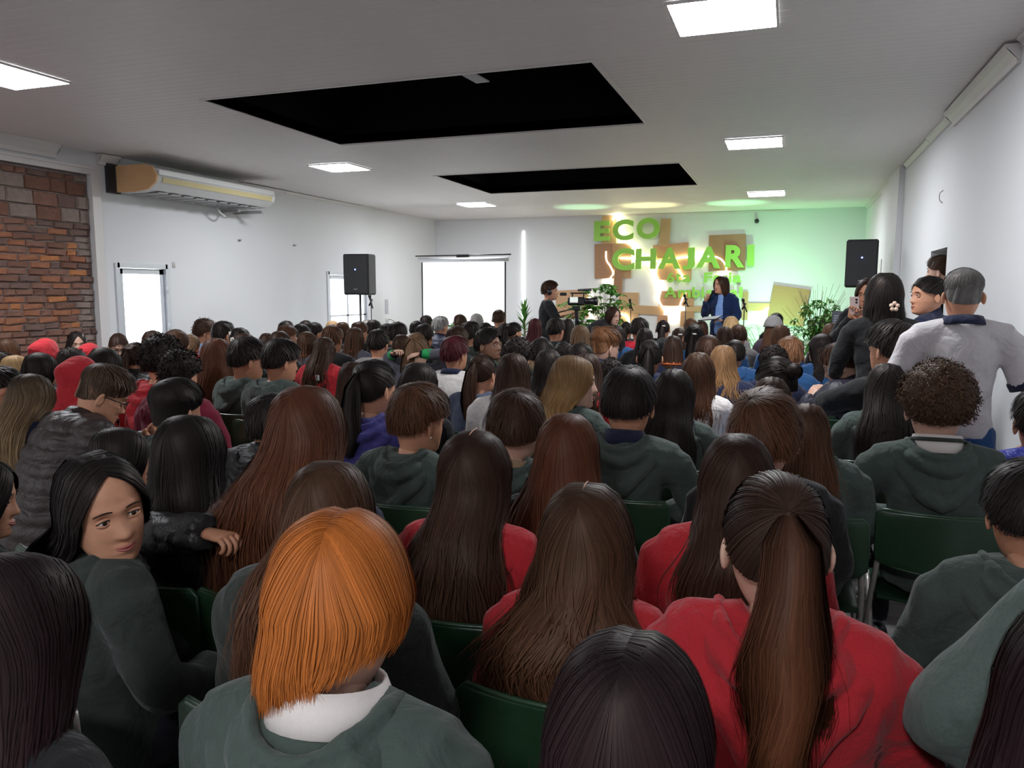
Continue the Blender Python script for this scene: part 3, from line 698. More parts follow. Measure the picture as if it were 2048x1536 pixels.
cm=simple('ceiling_board',(.74,.71,.695),.55,noise=.05,scale=2.0,bump=.03)
# backing above the boards, with the two hatches left open
ys=sorted({NY-.2,BY+.3,*[v for h in HOLES for v in h[2:]]}); mb=MB()
for a,b in zip(ys[:-1],ys[1:]):
    h=[q for q in HOLES if abs(q[2]-a)<.01]
    if h: box(mb,LX-.3,h[0][0],a,b,CZ+.004,CZ+.1); box(mb,h[0][1],RX+.3,a,b,CZ+.004,CZ+.1)
    else: box(mb,LX-.3,RX+.3,a,b,CZ+.004,CZ+.1)
ce=obj('ceiling',mb,simple('ceiling_backing',(.42,.40,.39),.9)); struct(ce)
BM={}
def board(x0,x1,y0,y1):
    k=(round(x1-x0,3),round(y1-y0,3))
    if k not in BM:
        mb=MB(); w_,d_=k; c=.0025
        v=[[0,0,.004],[w_,0,.004],[w_,d_,.004],[0,d_,.004],[0,c,0],[w_,c,0],[w_,d_-c,0],[0,d_-c,0]]
        mb.add(v,[[4,7,6,5],[0,4,5,1],[2,6,7,3],[0,3,7,4],[1,5,6,2]]); BM[k]=mb.mesh('ceiling_board',smooth=False); BM[k].materials.append(cm)
    o=obj('ceiling_board',BM[k],None,ce); o.location=(x0,y0,CZ); return o
y=NY; BW=.10
mbf=MB()
while y<BY-.01:
    y1=min(y+BW,BY); segs=[(LX,RX)]
    for h in HOLES:
        if y<h[3]-.03 and y1>h[2]+.03: segs=[(LX,h[0]),(h[1],RX)]
    for a,b in segs:
        if y>1.0: board(a,b,y,y1)
        else:
            c=.0025; mbf.add([[a,y,CZ+.004],[b,y,CZ+.004],[b,y1,CZ+.004],[a,y1,CZ+.004],[a,y+c,CZ],[b,y+c,CZ],[b,y1-c,CZ],[a,y1-c,CZ]],[[4,7,6,5],[0,4,5,1],[2,6,7,3]])
    y=y1
o=obj('ceiling_board',mbf,cm,ce); o['kind']='stuff'
# hatches: white edge strip, black cloth box above
blk=simple('black_cloth',(.006,.006,.007),.95,spec=.1); tr=simple('white_trim',(.66,.63,.62),.5)
for i,(a,b,c,d) in enumerate(HOLES):
    mb=MB(); t=.03
    for bx in((a-t,b+t,c-t,c),(a-t,b+t,d,d+t),(a-t,a,c,d),(b,b+t,c,d)): box(mb,*bx,CZ-.006,CZ+.10)
    struct(obj('trim_%d'%(i+1),mb,tr))
    mb=MB(); H=.9 if i==0 else .9
    box(mb,a-.12,a-.03,c-.1,d+.1,CZ+.1,CZ+H); box(mb,b+.03,b+.12,c-.1,d+.1,CZ+.1,CZ+H); box(mb,a-.1,b+.1,c-.12,c-.03,CZ+.1,CZ+H); box(mb,a-.1,b+.1,d+.03,d+.12,CZ+.1,CZ+H); box(mb,a-.1,b+.1,c-.1,d+.1,CZ+H,CZ+H+.05)
    o=obj('ceiling_recess',mb,blk); struct(o)
# fan inside the near hatch
f=empty('ceiling_fan',(-2.42,5.45,CZ+.35)); tag(f,'grey ceiling fan whose one blade shows at the near edge of the black ceiling recess','fan')
gm=simple('fan_grey',(.34,.34,.35),.5)
mb=MB(); tube(mb,[(0,0,0),(0,0,.09)],.07,16); obj('hub',mb.mesh('hub'),gm,f); mb=MB(); tube(mb,[(0,0,.09),(0,0,.5)],.015,8); obj('rod',mb.mesh('rod'),gm,f)
f.location=(-2.57,5.80,CZ+.105)
for k in range(3):
    mb=MB(); a=math.radians(86+120*k); M=Matrix.Rotation(a,4,'Z'); bbox(mb,.32,0,.03,.50,.13,.012,.005,M); obj('blade',mb,gm,f)
# back wall, near wall
slab('wall_back',LX-.3,RX+.3,BY,BY+.2,0,CZ+.1,WHITE)
slab('wall_front',LX-.3,RX+1.6,NY-.2,NY,0,CZ+.1,WHITE)
# left wall with brick field, glass door and second opening
D1=(7.52,8.35,1.95); D2=(12.23,13.62,1.95)
def wallX(name,x0,x1,opens,y0=NY,y1=BY,base=0):
    mb=MB(); y=y0
    for a,b,h in opens: box(mb,x0,x1,y,a,0,CZ+.1); box(mb,x0,x1,a,b,h,CZ+.1); y=b
    box(mb,x0,x1,y,y1,0,CZ+.1); o=obj(name,mb,WHITE); struct(o); return o
wl=wallX('wall_left',LX-.22,LX,[(3.2,7.20,3.02),D1,D2])
mort=simple('mortar',(.20,.165,.15),.95,noise=.3,scale=14,bump=.5)
mb=MB(); box(mb,LX-.2,LX-.045,3.2,7.20,0,3.02); o=obj('mortar_bed',mb,mort,wl)
# bricks
bmats=[simple('brick_%d'%i,c,.9,noise=.35,scale=22,bump=.8) for i,c in enumerate([(.29,.115,.062),(.21,.105,.075),(.42,.165,.065),(.15,.090,.075),(.24,.18,.155),(.17,.080,.055)])]
r=random.Random(3)
def brickmesh(L,h,seed):
    rr=np.random.default_rng(seed); c=.010; d=.06
    v=np.array([[0,0,0],[0,L,0],[0,L,h],[0,0,h],[d*.7,0,0],[d*.7,L,0],[d*.7,L,h],[d*.7,0,h],[d,c,c],[d,L-c,c],[d,L-c,h-c],[d,c,h-c]],float)
    v[4:]+=rr.normal(0,.0035,(8,3)); v[8:]+=rr.normal(0,.004,(4,3))
    q=[[8,9,10,11],[4,5,9,8],[5,6,10,9],[6,7,11,10],[7,4,8,11],[0,1,5,4],[1,2,6,5],[2,3,7,6],[3,0,4,7]]
    return MB().add(v,q).mesh('brick',smooth=False)
BR=[brickmesh(1,1,i) if False else None for i in range(1)]
BLIB={}
cnt=0; rest=MB(); z=.04; row=0; lots=[]
while z<2.96:
    big=2.42<z<2.80; h=.068 if not big else .150
    if z+h>3.0: h=3.0-z
    yy=3.2-(row%2)*.09+r.uniform(-.03,.03)
    while yy<7.18:
        L=r.choice((.13,.20,.23,.25,.25)) if not big else r.choice((.20,.24,.30)); a=max(yy,3.2); b=min(yy+L,7.185)
        if b-a>.05: lots.append((a,b,z,h,r.uniform(-.012,.010),row))
        yy+=L+.012
    z+=h+.009; row+=1
vis=[l for l in lots if l[0]>5.75 and l[2]>1.0]; other=[l for l in lots if l not in set(vis)]
vis.sort(key=lambda l:-l[0]*0-l[2]); ind=vis[:300]; other+=vis[300:]
for a,b,z,h,dx,rw in ind:
    k=(round((b-a)/.02),round(h,3),r.randrange(3))
    kk=k+(0,)
    m=k[0]*7+k[2]
    hot=(z>1.15 and z<2.35 and a<6.95)
    mi=r.choice((0,0,1,2,5,3,1,0) if hot else (1,3,5,1,1) ) if a<6.90 else r.choice((4,3,4,4))
    if z>2.42 and z<2.8: mi=r.choice((3,5,1,4))
    key=(k,mi)
    if key not in BLIB: me=brickmesh(k[0]*.02,h-.002,m); me.materials.append(bmats[mi]); BLIB[key]=me
    o=obj('brick',BLIB[key],None,wl); o.location=(LX-.078+dx,a,z)
for a,b,z,h,dx,rw in other:
    c=.008; x=LX-.078+dx; d=.06
    rest.add([[x,a,z],[x,b,z],[x,b,z+h],[x,a,z+h],[x+d,a+c,z+c],[x+d,b-c,z+c],[x+d,b-c,z+h-c],[x+d,a+c,z+h-c]],[[4,5,6,7],[0,1,5,4],[1,2,6,5],[2,3,7,6],[3,0,4,7]])
o=obj('brick',rest,bmats[1],wl); o['kind']='stuff'
# moulding round the brick field, crown trims
mb=MB(); box(mb,LX,LX+.045,7.19,7.27,0,3.09); box(mb,LX,LX+.035,3.1,7.27,3.0,3.06); box(mb,LX,LX+.06,3.1,7.27,3.06,3.085); box(mb,LX,LX+.03,7.27,7.33,0,3.03); struct(obj('trim_3',mb,tr))
def crown(name,x,sx,segs,mat=tr):
    mb=MB()
    for y0,y1,s_,dz in segs:
        R=[]
        for dx,zz in((0,-.10*s_),(.02*s_,-.10*s_),(.025*s_,-.07*s_),(.055*s_,-.035*s_),(.075*s_,-.02*s_),(.08*s_,0),(0,0)): R.append([[x+sx*dx,y0,CZ-.002+zz+dz],[x+sx*dx,y1,CZ-.002+zz+dz*.6]])
        rings(mb,np.array(R),False,False); 
        A=np.array(R); n=len(R); k0=mb.n; mb.add(np.vstack([A[:,0],A[:,1]]),None,[[0,i,i+1] for i in range(1,n-1)]+[[n,n+i+1,n+i] for i in range(1,n-1)])
    struct(obj(name,mb,mat))
crown('trim_4',LX,1,[(1.0,6.75,1.5,0),(7.32,7.6,1.2,-.01),(9.9,11.0,.7,-.02),(10.9,13.5,.45,-.01),(13.5,16.78,.35,0)])
crown('trim_5',RX,-1,[(-2,6.02,.55,0),(6.05,8.2,1.25,-.02),(8.25,9.5,.7,0),(9.5,11.3,.6,-.01),(11.4,16.7,.6,0)])
mb=MB(); box(mb,-7.8,-3.6,BY-.018,BY,CZ-.035,CZ); box(mb,-3.5,.0,BY-.02,BY,CZ-.05,CZ-.01); struct(obj('trim_6',mb,tr))
# glass doors in the left wall
al=simple('white_aluminium',(.62,.64,.68),.35,metal=.15)
def glassmat():
    m,N,L,b=nmat('door_glass'); b.inputs['Base Color'].default_value=(1,1,1,1); b.inputs['Roughness'].default_value=.05; b.inputs['Transmission Weight'].default_value=1; b.inputs['IOR'].default_value=1.02; return m
GL=glassmat()
def gdoor(name,y0,y1,h,mid=None,split=None):
    r_=MB(); f_=.07
    box(r_,LX-.10,LX+.02,y0-.03,y0+.035,0,h+.03); box(r_,LX-.10,LX+.02,y1-.035,y1+.03,0,h+.03); box(r_,LX-.10,LX+.02,y0,y1,h-.03,h+.03)
    d=obj(name,r_,al); struct(d)
    mb=MB(); a,b=y0+.04,y1-.04
    box(mb,LX-.06,LX-.02,a,a+f_,.02,h-.035); box(mb,LX-.06,LX-.02,b-f_,b,.02,h-.035); box(mb,LX-.06,LX-.02,a,b,h-.035-f_,h-.035); box(mb,LX-.06,LX-.02,a,b,.02,.25)
    if mid: box(mb,LX-.06,LX-.02,a,b,mid,mid+.03)
    if split: box(mb,LX-.06,LX-.02,(a+b)/2-.03,(a+b)/2+.03,.02,h-.04)
    obj('door_leaf',mb,al,d)
    mb=MB(); box(mb,LX-.045,LX-.038,a+.02,b-.02,.2,h-.06); g=obj('glass_pane',mb,GL,d)
    for z in(.6,1.1,1.6): mb=MB(); tube(mb,[(LX+.025,y1-.03,z),(LX+.025,y1-.03,z+.10)],.009,8); obj('hinge',mb.mesh('hinge'),al,d)
gdoor('door_1',*D1); gdoor('door_2',*D2,mid=1.15,split=True)
slab('ground_outside',-30,LX-.4,-6,24,-.4,-.15,simple('outside_ground',(.75,.75,.72),.9)).name='ground_outside'
# right wall with doorway, niche edge and pilaster
wr_=wallX('wall_right',RX,RX+.16,[(8.17,9.05,2.05)])
slab('wall_hall',RX+1.5,RX+1.6,7.0,10.4,0,CZ,WHITE); mb=MB(); box(mb,RX+.16,RX+1.5,6.9,7.0,0,CZ); box(mb,RX+.16,RX+1.5,10.3,10.4,0,CZ); box(mb,RX+.16,RX+1.5,7,10.3,2.5,2.6); box(mb,RX,RX+1.5,8.0,9.3,-.006,.19); struct(obj('hall_box',mb,WHITE))
mb=MB(); box(mb,RX-.07,RX+.02,11.45,12.6,0,CZ); box(mb,RX-.035,RX+.02,12.6,13.9,0,CZ); struct(obj('trim_7',mb,WHITE))
slab('trim_8',RX-.05,RX,13.25,13.6,.4,2.13,tr)
mb=MB(); box(mb,RX-.012,RX,NY,8.17,0,.10); box(mb,RX-.012,RX,9.05,11.45,0,.10); struct(obj('baseboard_right',mb,tr))
# stage
slab('stage',-4.8,.9,11.05+.5,BY-.002,-.004,.15,simple('stage_wood',(.16,.10,.06),.5,noise=.2,scale=6)).name='platform'
# ------------------------------------------------------------ ceiling panels
em=simple('led_diffuser',(.93,.96,1.0),.5,emit=PANEL_E)
NM={(-5.69,-1.6):'added as unseen fill light behind the camera, left',( -5.69,4.5):'at the upper left corner of the picture',(-5.69,9.17):'left of the near black recess\'s far corner',(-5.69,13.97):'farthest on the left, near the screen',(-.43,-1.6):'added as unseen fill light behind the camera, right',(-.43,4.93):'cut by the top edge of the picture',(-.43,9.17):'right of the near black recess',(-.43,13.97):'farthest on the right, near the green sign'}
for (x,y) in PAN:
    p=empty('ceiling_light',(x,y,CZ)); tag(p,'square white LED ceiling panel '+NM[(x,y)],'light','square LED ceiling panels')
    mb=MB(); 
    for b in((-.305,.305,-.305,-.29),(-.305,.305,.29,.305),(-.305,-.29,-.29,.29),(.29,.305,-.29,.29)): box(mb,*b,-.018,-.002)
    obj('frame',mb,tr,p)
    mb=MB(); mb.add([[-.29,-.29,-.014],[-.29,.29,-.014],[.29,.29,-.014],[.29,-.29,-.014]],[[0,1,2,3]]); obj('diffuser',mb,em,p)
# ------------------------------------------------------------ air conditioner
ac=empty('air_conditioner',(LX,7.55,2.84)); tag(ac,'long white wall air conditioner with plywood end panel, high on the left wall','air conditioner')
acw=simple('ac_white',(.60,.60,.60),.4); ply=simple('plywood_end',(.66,.40,.20),.6,noise=.15,scale=6,stretch=(1,1,9)); dk=simple('ac_dark',(.02,.02,.025),.5)
def prism(mb,prof,y0,y1):
    n=len(prof); A=[[x,y0,z] for x,z in prof]+[[x,y1,z] for x,z in prof]
    mb.add(A,[[i,(i+1)%n,n+(i+1)%n,n+i] for i in range(n)],[[0,i+1,i] for i in range(1,n-1)]+[[n,n+i,n+i+1] for i in range(1,n-1)])
pf=[(.02,.0),(.30,.0),(.52,.02),(.64,.10),(.66,.17),(.60,.27),(.50,.31),(.02,.33)]
mb=MB(); prism(mb,pf,.03,2.32); obj('housing',mb,acw,ac)
mb=MB(); prism(mb,[(.03,-.005),(.32,-.005),(.53,.015),(.655,.10),(.675,.17),(.61,.28),(.51,.315),(.03,.31)],.0,.03); obj('end_panel',mb,ply,ac)
mb=MB(); prism(mb,[(.642,.105),(.652,.10),(.668,.165),(.655,.170)],.12,2.24); obj('air_outlet',mb,simple('yellowed_plastic',(.55,.47,.25),.5),ac)
mb=MB(); box(mb,.60,.662,.06,2.3,.19,.25); obj('front_flap',mb,acw,ac)
for k in range(9):
    mb=MB(); box(mb,.08,.50,.2+k*.22,.2+k*.22+.16,-.008,.002); obj('intake_slat',mb,simple('ac_grey',(.30,.30,.30),.5),ac)
mb=MB(); box(mb,.0,.05,-.12,.06,-.02,.33); obj('back_bracket',mb,dk,ac)
mb=MB(); box(mb,.0,.30,1.92,1.98,-.07,-.03); box(mb,.0,.50,2.2,2.26,-.07,-.03); obj('wall_bracket',mb,simple('ac_grey',(.30,.30,.30),.5),ac)
mb=MB(); tube(mb,smoothpath([(.2,1.6,-.01),(.22,1.62,-.09),(.22,1.72,-.14),(.15,1.82,-.13),(.02,1.86,-.06)],14),.012,8); obj('drain_hose',mb.mesh('drain_hose'),acw,ac)
# hooks, outlet, wall camera
def small(name,label,cat,loc,fn,mat,**k):
    mb=MB(); fn(mb); o=sm(obj(name,mb,mat)); o.location=loc; tag(o,label,cat,**k); return o
for y,l in((9.84,'small metal wall hook left on the white left wall'),(11.24,'small metal wall hook, nearer the stage, on the left wall')):
    small('wall_hook',l,'hook',(LX,y,2.39),lambda m:(bbox(m,.008,0,0,.016,.05,.03,.004),tube(m,smoothpath([(.01,0,0),(.04,0,-.005),(.045,0,.02)],6),.004,6)),simple('hook_metal',(.25,.25,.25),.4,metal=.6),group='hooks on the left wall')
small('wire_hook','thin bent wire hook high on the white right wall','hook',(RX,8.58,2.55),lambda m:tube(m,smoothpath([(0,0,.06),(-.03,0,.03),(-.025,.01,-.03),(0,0,-.06)],8),.004,6),simple('hook_metal',(.25,.25,.25),.4))
small('security_camera','small black dome camera high on the back wall right of the sign','camera',(-.68,BY-.05,3.05),lambda m:(tube(m,[(0,.05,0),(0,.0,0)],.045,14),ell(m,(0,-.02,0),(.035,.035,.035),12,8)),simple('black_plastic',(.01,.01,.012),.3))
o=small('light_switch_plate','small white switch plate on the left wall right of the glass door','switch',(LX,8.48,1.98),lambda m:bbox(m,.004,0,0,.008,.05,.08,.003),simple('beige_plate',(.45,.43,.42),.5))
mb=MB(); tube(mb,[(-5.70,BY-.02,1.0),(-5.70,BY-.02,2.97)],.012,8); o=obj('light_tube',mb.mesh('light_tube'),simple('white_led_tube',(1,1,.98),.4,emit=5)); tag(o,'thin vertical white light tube on the back wall right of the screen','light')
# ------------------------------------------------------------ stage end of the room
_R=np.array((Matrix.Rotation(YAW,4,'Z')@Matrix.Rotation(PI/2-PITCH,4,'X')@Matrix.Rotation(ROLL,4,'Z')).to_3x3())
def at(px,py,Y):
    d=_R@np.array([(px-1024)/1547.3,-(py-768)/1547.3,-1.0]); return np.array([0,0,1.65])+d*Y/d[1]
SY=BY-.03
lam=[simple('laminate_%d'%i,c,.45,noise=.12,scale=3,stretch=(1,1,12)) for i,c in enumerate([(.52,.33,.17),(.44,.25,.13),(.34,.17,.085),(.50,.27,.15)])]
PN=[(1204,432,1232,505,0,0,'tall pale wood panel behind the letters E and C'),(1220,487,1262,556,0,1,'brown wood panel behind the second C of the green sign'),(1190,488,1226,557,-1,2,'wood panel left of the second-line C, lit greenish'),
(1321,438,1340,492,3,0,'narrow tilted wood panel right of the letter O'),(1307,488,1377,524,-4,3,'tilted orange-brown panel behind letters H and A'),(1314,516,1383,560,1,3,'orange-brown panel under the letters A and J'),
(1419,470,1490,541,-1,2,'large square panel behind letters A and R'),(1229,537,1245,586,2,2,'narrow dark wood strip below the second C'),(1238,585,1276,650,0,0,'pale wood panel behind the left stage microphone'),
(1257,611,1328,629,3,0,'long horizontal wood panel right of the bending woman'),(1319,582,1388,612,0,3,'wood panel directly under the word Ambiental'),(1316,630,1336,652,0,3,'small pinkish panel low behind the neon tube'),
(1373,612,1414,624,0,0,'short horizontal panel left of the speaking woman'),(1361,622,1388,654,0,1,'wood panel low behind the middle stage microphone'),(1486,583,1495,640,0,1,'narrow wood panel right of the speaking woman'),
(1541,574,1612,650,8,2,'large tilted wood panel behind the right plants'),(1112,580,1176,635,-2,1,'wood panel behind the video camera'),(1492,606,1556,622,0,0,'long horizontal board between speaking woman and right plants')]
for i,(x0,y0,x1,y1,rot,mi,lb) in enumerate(PN):
    a=at(x0,y0,SY);b=at(x1,y1,SY);w_=b[0]-a[0];h_=a[2]-b[2]; c=(a+b)/2
    mb=MB(); bbox(mb,0,0,0,w_,.018,h_,.003); o=obj('wood_panel',mb,lam[mi]); o.location=(c[0],BY-.015-.011*(1+i%4),c[2]); o.rotation_euler=(0,math.radians(rot),0)
    tag(o,lb,'panel','wood panels of the stage backdrop')
# lettering
gl=simple('sign_green',(.31,.62,.09),.5); ge=simple('sign_edge',(.9,.9,.85),.5)
sg=empty('wall_sign',at(1340,520,BY)); sg.location[1]=BY-.03
tag(sg,'large green cut-out lettering ECO CHAJARI 6ta Feria Ambiental on the back wall','sign')
def glyph(ch,x0,y0,x1,y1,rot=0,dep=.035,off=.028,stroke=None):
    a=at(x0,y0,SY);b=at(x1,y1,SY)
    cu=bpy.data.curves.new('t','FONT'); cu.body=ch; cu.size=1; cu.extrude=.5; cu.offset=off; cu.resolution_u=6
    o=bpy.data.objects.new('t',cu); C.objects.link(o); dg=bpy.context.evaluated_depsgraph_get(); dg.update()
    me=bpy.data.meshes.new_from_object(o.evaluated_get(dg)); bpy.data.objects.remove(o)
    V=np.empty(len(me.vertices)*3,np.float32); me.vertices.foreach_get('co',V); V=V.reshape(-1,3)
    lo,hi_=V.min(0),V.max(0); U=(V-lo)/(hi_-lo+1e-9)
    X=(U[:,0]-.5)*(b[0]-a[0]);Z=(U[:,1]-.5)*(a[2]-b[2]);Y=-(U[:,2])*dep
    t=math.radians(rot); X,Z=X*math.cos(t)+Z*math.sin(t),-X*math.sin(t)+Z*math.cos(t)
    c=(a+b)/2; P=np.stack([X+c[0],Y+BY-.085,Z+c[2]],1)-np.array(sg.location)
    me.vertices.foreach_set('co',P.astype(np.float32).ravel()); me.update(); me.materials.clear(); me.materials.append(gl)
    return obj('letter',me,None,sg)
for t in [('E',1190,443,1221,482),('C',1227,440,1268,481),('O',1275,437,1320,478),('C',1226,497,1270,541),('H',1273,498,1313,538),('A',1318,496,1362,538,1),('J',1366,496,1390,539,-2),('A',1395,494,1441,536,2),('R',1452,491,1490,535,1),('I',1495,490,1508,532,-1)]:
    glyph(*t,off=.045)
def word(s,xs,y0,y1,asc):
    for ch,(x0,x1) in zip(s,xs):
        glyph(ch,x0,y0 if ch in asc else y0+(y1-y0)*.27,x1,y1,dep=.02,off=.030)
word('6ta',[(1335,1349),(1352,1363),(1366,1382)],545,565,'6t')
word('Feria',[(1409,1425),(1427,1443),(1446,1456),(1458,1463),(1466,1483)],545,565,'Fi')
word('Ambiental',[(1330,1354),(1357,1382),(1385,1401),(1404,1409),(1412,1428),(1431,1445),(1448,1458),(1461,1476),(1479,1485)],574,595,'Abitl')
# neon squiggles: bent warm light tubes
neon=simple('neon_warm',(1,.86,.62),.4,emit=28)
for k,(P,lb) in enumerate([([(1226,440),(1230,431),(1238,433),(1239,444),(1233,456),(1240,470),(1250,482),(1266,493),(1274,504)],'glowing neon tube curling through the first letter C'),
 ([(1212,503),(1213,520),(1221,533),(1226,546),(1220,557),(1208,565)],'glowing S-shaped neon tube left of the second-line C'),
 ([(1240,516),(1268,517),(1300,520),(1330,524),(1356,516),(1385,513),(1418,512),(1438,516),(1450,528),(1452,545),(1438,556)],'long glowing neon tube running behind CHAJARI'),
 ([(1320,520),(1311,545),(1316,560),(1322,578),(1318,600),(1330,622),(1346,642),(1356,626),(1362,605),(1371,585)],'looping neon tube falling from the letter A to the floor'),
 ([(1352,530),(1360,545),(1369,560)],'short neon tube between letter J and the word 6ta'),
 ([(1176,592),(1183,606),(1178,622),(1188,640)],'neon tube seen through the left leafy plants'),
 ([(1242,628),(1252,632),(1259,645)],'small neon arc right of the bending woman'),
 ([(1521,645),(1530,620),(1560,612)],'greenish lit tube among the right plants')]):
    mb=MB(); tube(mb,smoothpath([at(x,y,BY-.055) for x,y in P],26),.012,8); o=obj('neon_tube',mb.mesh('neon_tube'),neon); tag(o,lb,'neon light','neon tubes of the stage backdrop')
# spot lamps: green wash on the wall, coloured streaks on the ceiling
def spot(loc,tgt,col,en,ang,label,blend=.6,rad=.05):
    e=empty('stage_lamp',loc); tag(e,label,'lamp','stage lamps on the platform floor')
    d=Vector(tgt)-Vector(loc); q=d.to_track_quat('-Z','Y'); M=q.to_matrix().to_4x4()
    mb=MB(); tube(mb,[np.array(M@Vector((0,0,z))) for z in(.16,.15,.02,.0)],[.05,.085,.095,.095],16); obj('housing',mb.mesh('housing'),simple('lamp_black',(.012,.012,.012),.4),e)
    mb=MB(); tube(mb,[np.array(M@Vector((0,0,z))) for z in(-.001,-.004)],.080,16); obj('lens',mb.mesh('lens'),simple('lens_%s'%label[:9],col,.3,emit=6),e)
    mb=MB(); bbox(mb,0,0,-loc[2]/2+.07,.04,.2,.10+loc[2]*.3,.005); obj('yoke',mb,simple('lamp_black',(.012,.012,.012),.4),e)
    l=bpy.data.lights.new('stage_lamp_light','SPOT'); l.energy=en; l.color=col; l.spot_size=math.radians(ang); l.spot_blend=blend; l.shadow_soft_size=rad
    o=bpy.data.objects.new('stage_lamp_light',l); C.objects.link(o); o.parent=e; o.location=M@Vector((0,0,-.012)); o.rotation_euler=q.to_euler()
spot((-.25,15.4,.35),(-.25,16.8,1.75),(.32,1,.42),340,118,'green stage lamp on the floor behind the right plants',1)
spot((-1.0,15.9,.30),(-1.0,15.3,3.27),(.30,1,.45),650,25,'green up-light on the floor behind the speaking woman',.9)
spot((-2.6,15.9,.30),(-2.6,15.2,3.27),(1,.95,.45),600,26,'warm yellow up-light on the floor below the lettering',.9)
spot((-3.9,15.9,.30),(-3.9,15.1,3.27),(.45,1,.55),420,25,'pale green up-light on the floor behind the cameraman',.9)
# projector screen on tripod
sc=empty('projection_screen',(-6.0,14.0,.0)); tag(sc,'white tripod projection screen glowing white at the left of the stage','screen')
A0=at(843,525,14.0);B0=at(1012,656,14.0); blk2=simple('black_metal',(.012,.012,.014),.4,metal=.3); sx0,sx1,sz1,sz0=A0[0],B0[0],A0[2],.96
L0=np.array(sc.location)
def scb(name,x0,x1,y0,y1,z0,z1,m): mb=MB(); box(mb,x0-L0[0],x1-L0[0],y0,y1,z0,z1); return obj(name,mb,m,sc)
scb('screen_fabric',sx0+.03,sx1-.03,-.004,.0,sz0,sz1-.0,simple('projected_white',(.97,.98,1),.6,emit=1.1)); scb('border',sx0,sx0+.03,-.006,.001,sz0,sz1,blk2); scb('border',sx1-.03,sx1,-.006,.001,sz0,sz1,blk2); scb('bottom_bar',sx0,sx1,-.015,.015,sz0-.035,sz0,blk2)
mb=MB(); tube(mb,[(sx0-.05-L0[0],0,sz1+.05),(sx1+.05-L0[0],0,sz1+.05)],.042,12); obj('roller_case',mb.mesh('roller_case'),simple('case_white',(.62,.62,.65),.4),sc)
mb=MB(); tube(mb,[(sx0-.13-L0[0],0,sz1+.125),(sx1+.10-L0[0],0,sz1+.135)],.012,8); obj('top_bar',mb.mesh('top_bar'),blk2,sc)
cx=(sx0+sx1)/2-L0[0]; scb('clamp',cx+L0[0]-.13,cx+L0[0]+.13,-.02,.03,sz1+.085,sz1+.145,blk2)
mb=MB(); tube(mb,[(cx,.06,.35),(cx,.06,sz1+.13)],.016,8); obj('pole',mb.mesh('pole'),blk2,sc)
for k in range(3):
    a=k*2.1+.5; mb=MB(); tube(mb,[(cx,.06,.45),(cx+.5*math.cos(a),.06+.45*math.sin(a),.01)],.012,6); obj('leg',mb.mesh('leg'),blk2,sc)
mk=MB()
for (u,v,s) in((.545,.52,.05),(.56,.60,.06),(.59,.62,.055),(.57,.68,.05),(.545,.66,.03)): box(mk,sx0+(sx1-sx0)*u-L0[0],sx0+(sx1-sx0)*u+s-L0[0],-.0055,-.0045,sz1-(sz1-sz0)*v-s*.6,sz1-(sz1-sz0)*v+s*.3)
obj('faint_projected_mark',mk,simple('projected_grey',(.90,.92,.92),.6,emit=.95),sc)
# loudspeakers on stands
def speaker(x,y,zb,w_,h_,rz,label,slabel):
    b=empty('loudspeaker',(x,y,zb),rz); tag(b,label,'speaker','black loudspeakers')
    pl=simple('speaker_black',(.012,.012,.013),.6,noise=.2,scale=200,bump=.2)
    mb=MB(); bbox(mb,0,.17,h_/2,w_,.32,h_,.02); obj('cabinet',mb,pl,b)
    mb=MB(); bbox(mb,0,0,h_/2,w_*.92,.02,h_*.93,.008); obj('grille',mb,simple('speaker_grille',(.020,.020,.021),.75,noise=.5,scale=500,bump=.3),b)
    mb=MB(); ell(mb,(0,-.012,h_*.62),(.009,.006,.009),10,7); obj('power_light',mb.mesh('power_light'),simple('blue_led',(.12,.2,1),.4,emit=30),b)
    mb=MB(); bbox(mb,0,-.012,h_*.14,.07,.004,.010,.001); obj('badge',mb,simple('badge_grey',(.35,.35,.35),.4),b)
    s=empty('speaker_stand',(x,y+.17,0)); s.location=(x-math.sin(rz)*.17,y+math.cos(rz)*.17,0); tag(s,slabel,'stand','black tripod speaker stands')
    mb=MB(); tube(mb,[(0,0,.25),(0,0,zb+.0)],.017,10); obj('pole',mb.mesh('pole'),blk2,s)
    mb=MB(); tube(mb,[(0,0,.95),(0,0,1.05)],.028,10); obj('collar',mb.mesh('collar'),blk2,s)
    for k in range(3):
        a=k*2.094+.4; mb=MB(); tube(mb,[(0,0,.62),(.45*math.cos(a),.45*math.sin(a),.012)],.012,6); obj('leg',mb.mesh('leg'),blk2,s)
a=at(685,508,11.2);b=at(737,590,11.2); speaker((a[0]+b[0])/2,11.2,b[2],b[0]-a[0]-.02,a[2]-b[2],.12,'black loudspeaker with blue light in front of the bright left window','thin black stand carrying the left loudspeaker')
a=at(1694,479,11.3);b=at(1753,575,11.3); speaker((a[0]+b[0])/2,11.3,b[2],b[0]-a[0],a[2]-b[2],-.05,'black loudspeaker with blue light above the woman holding a phone','stand carrying the right loudspeaker, hidden behind the women')
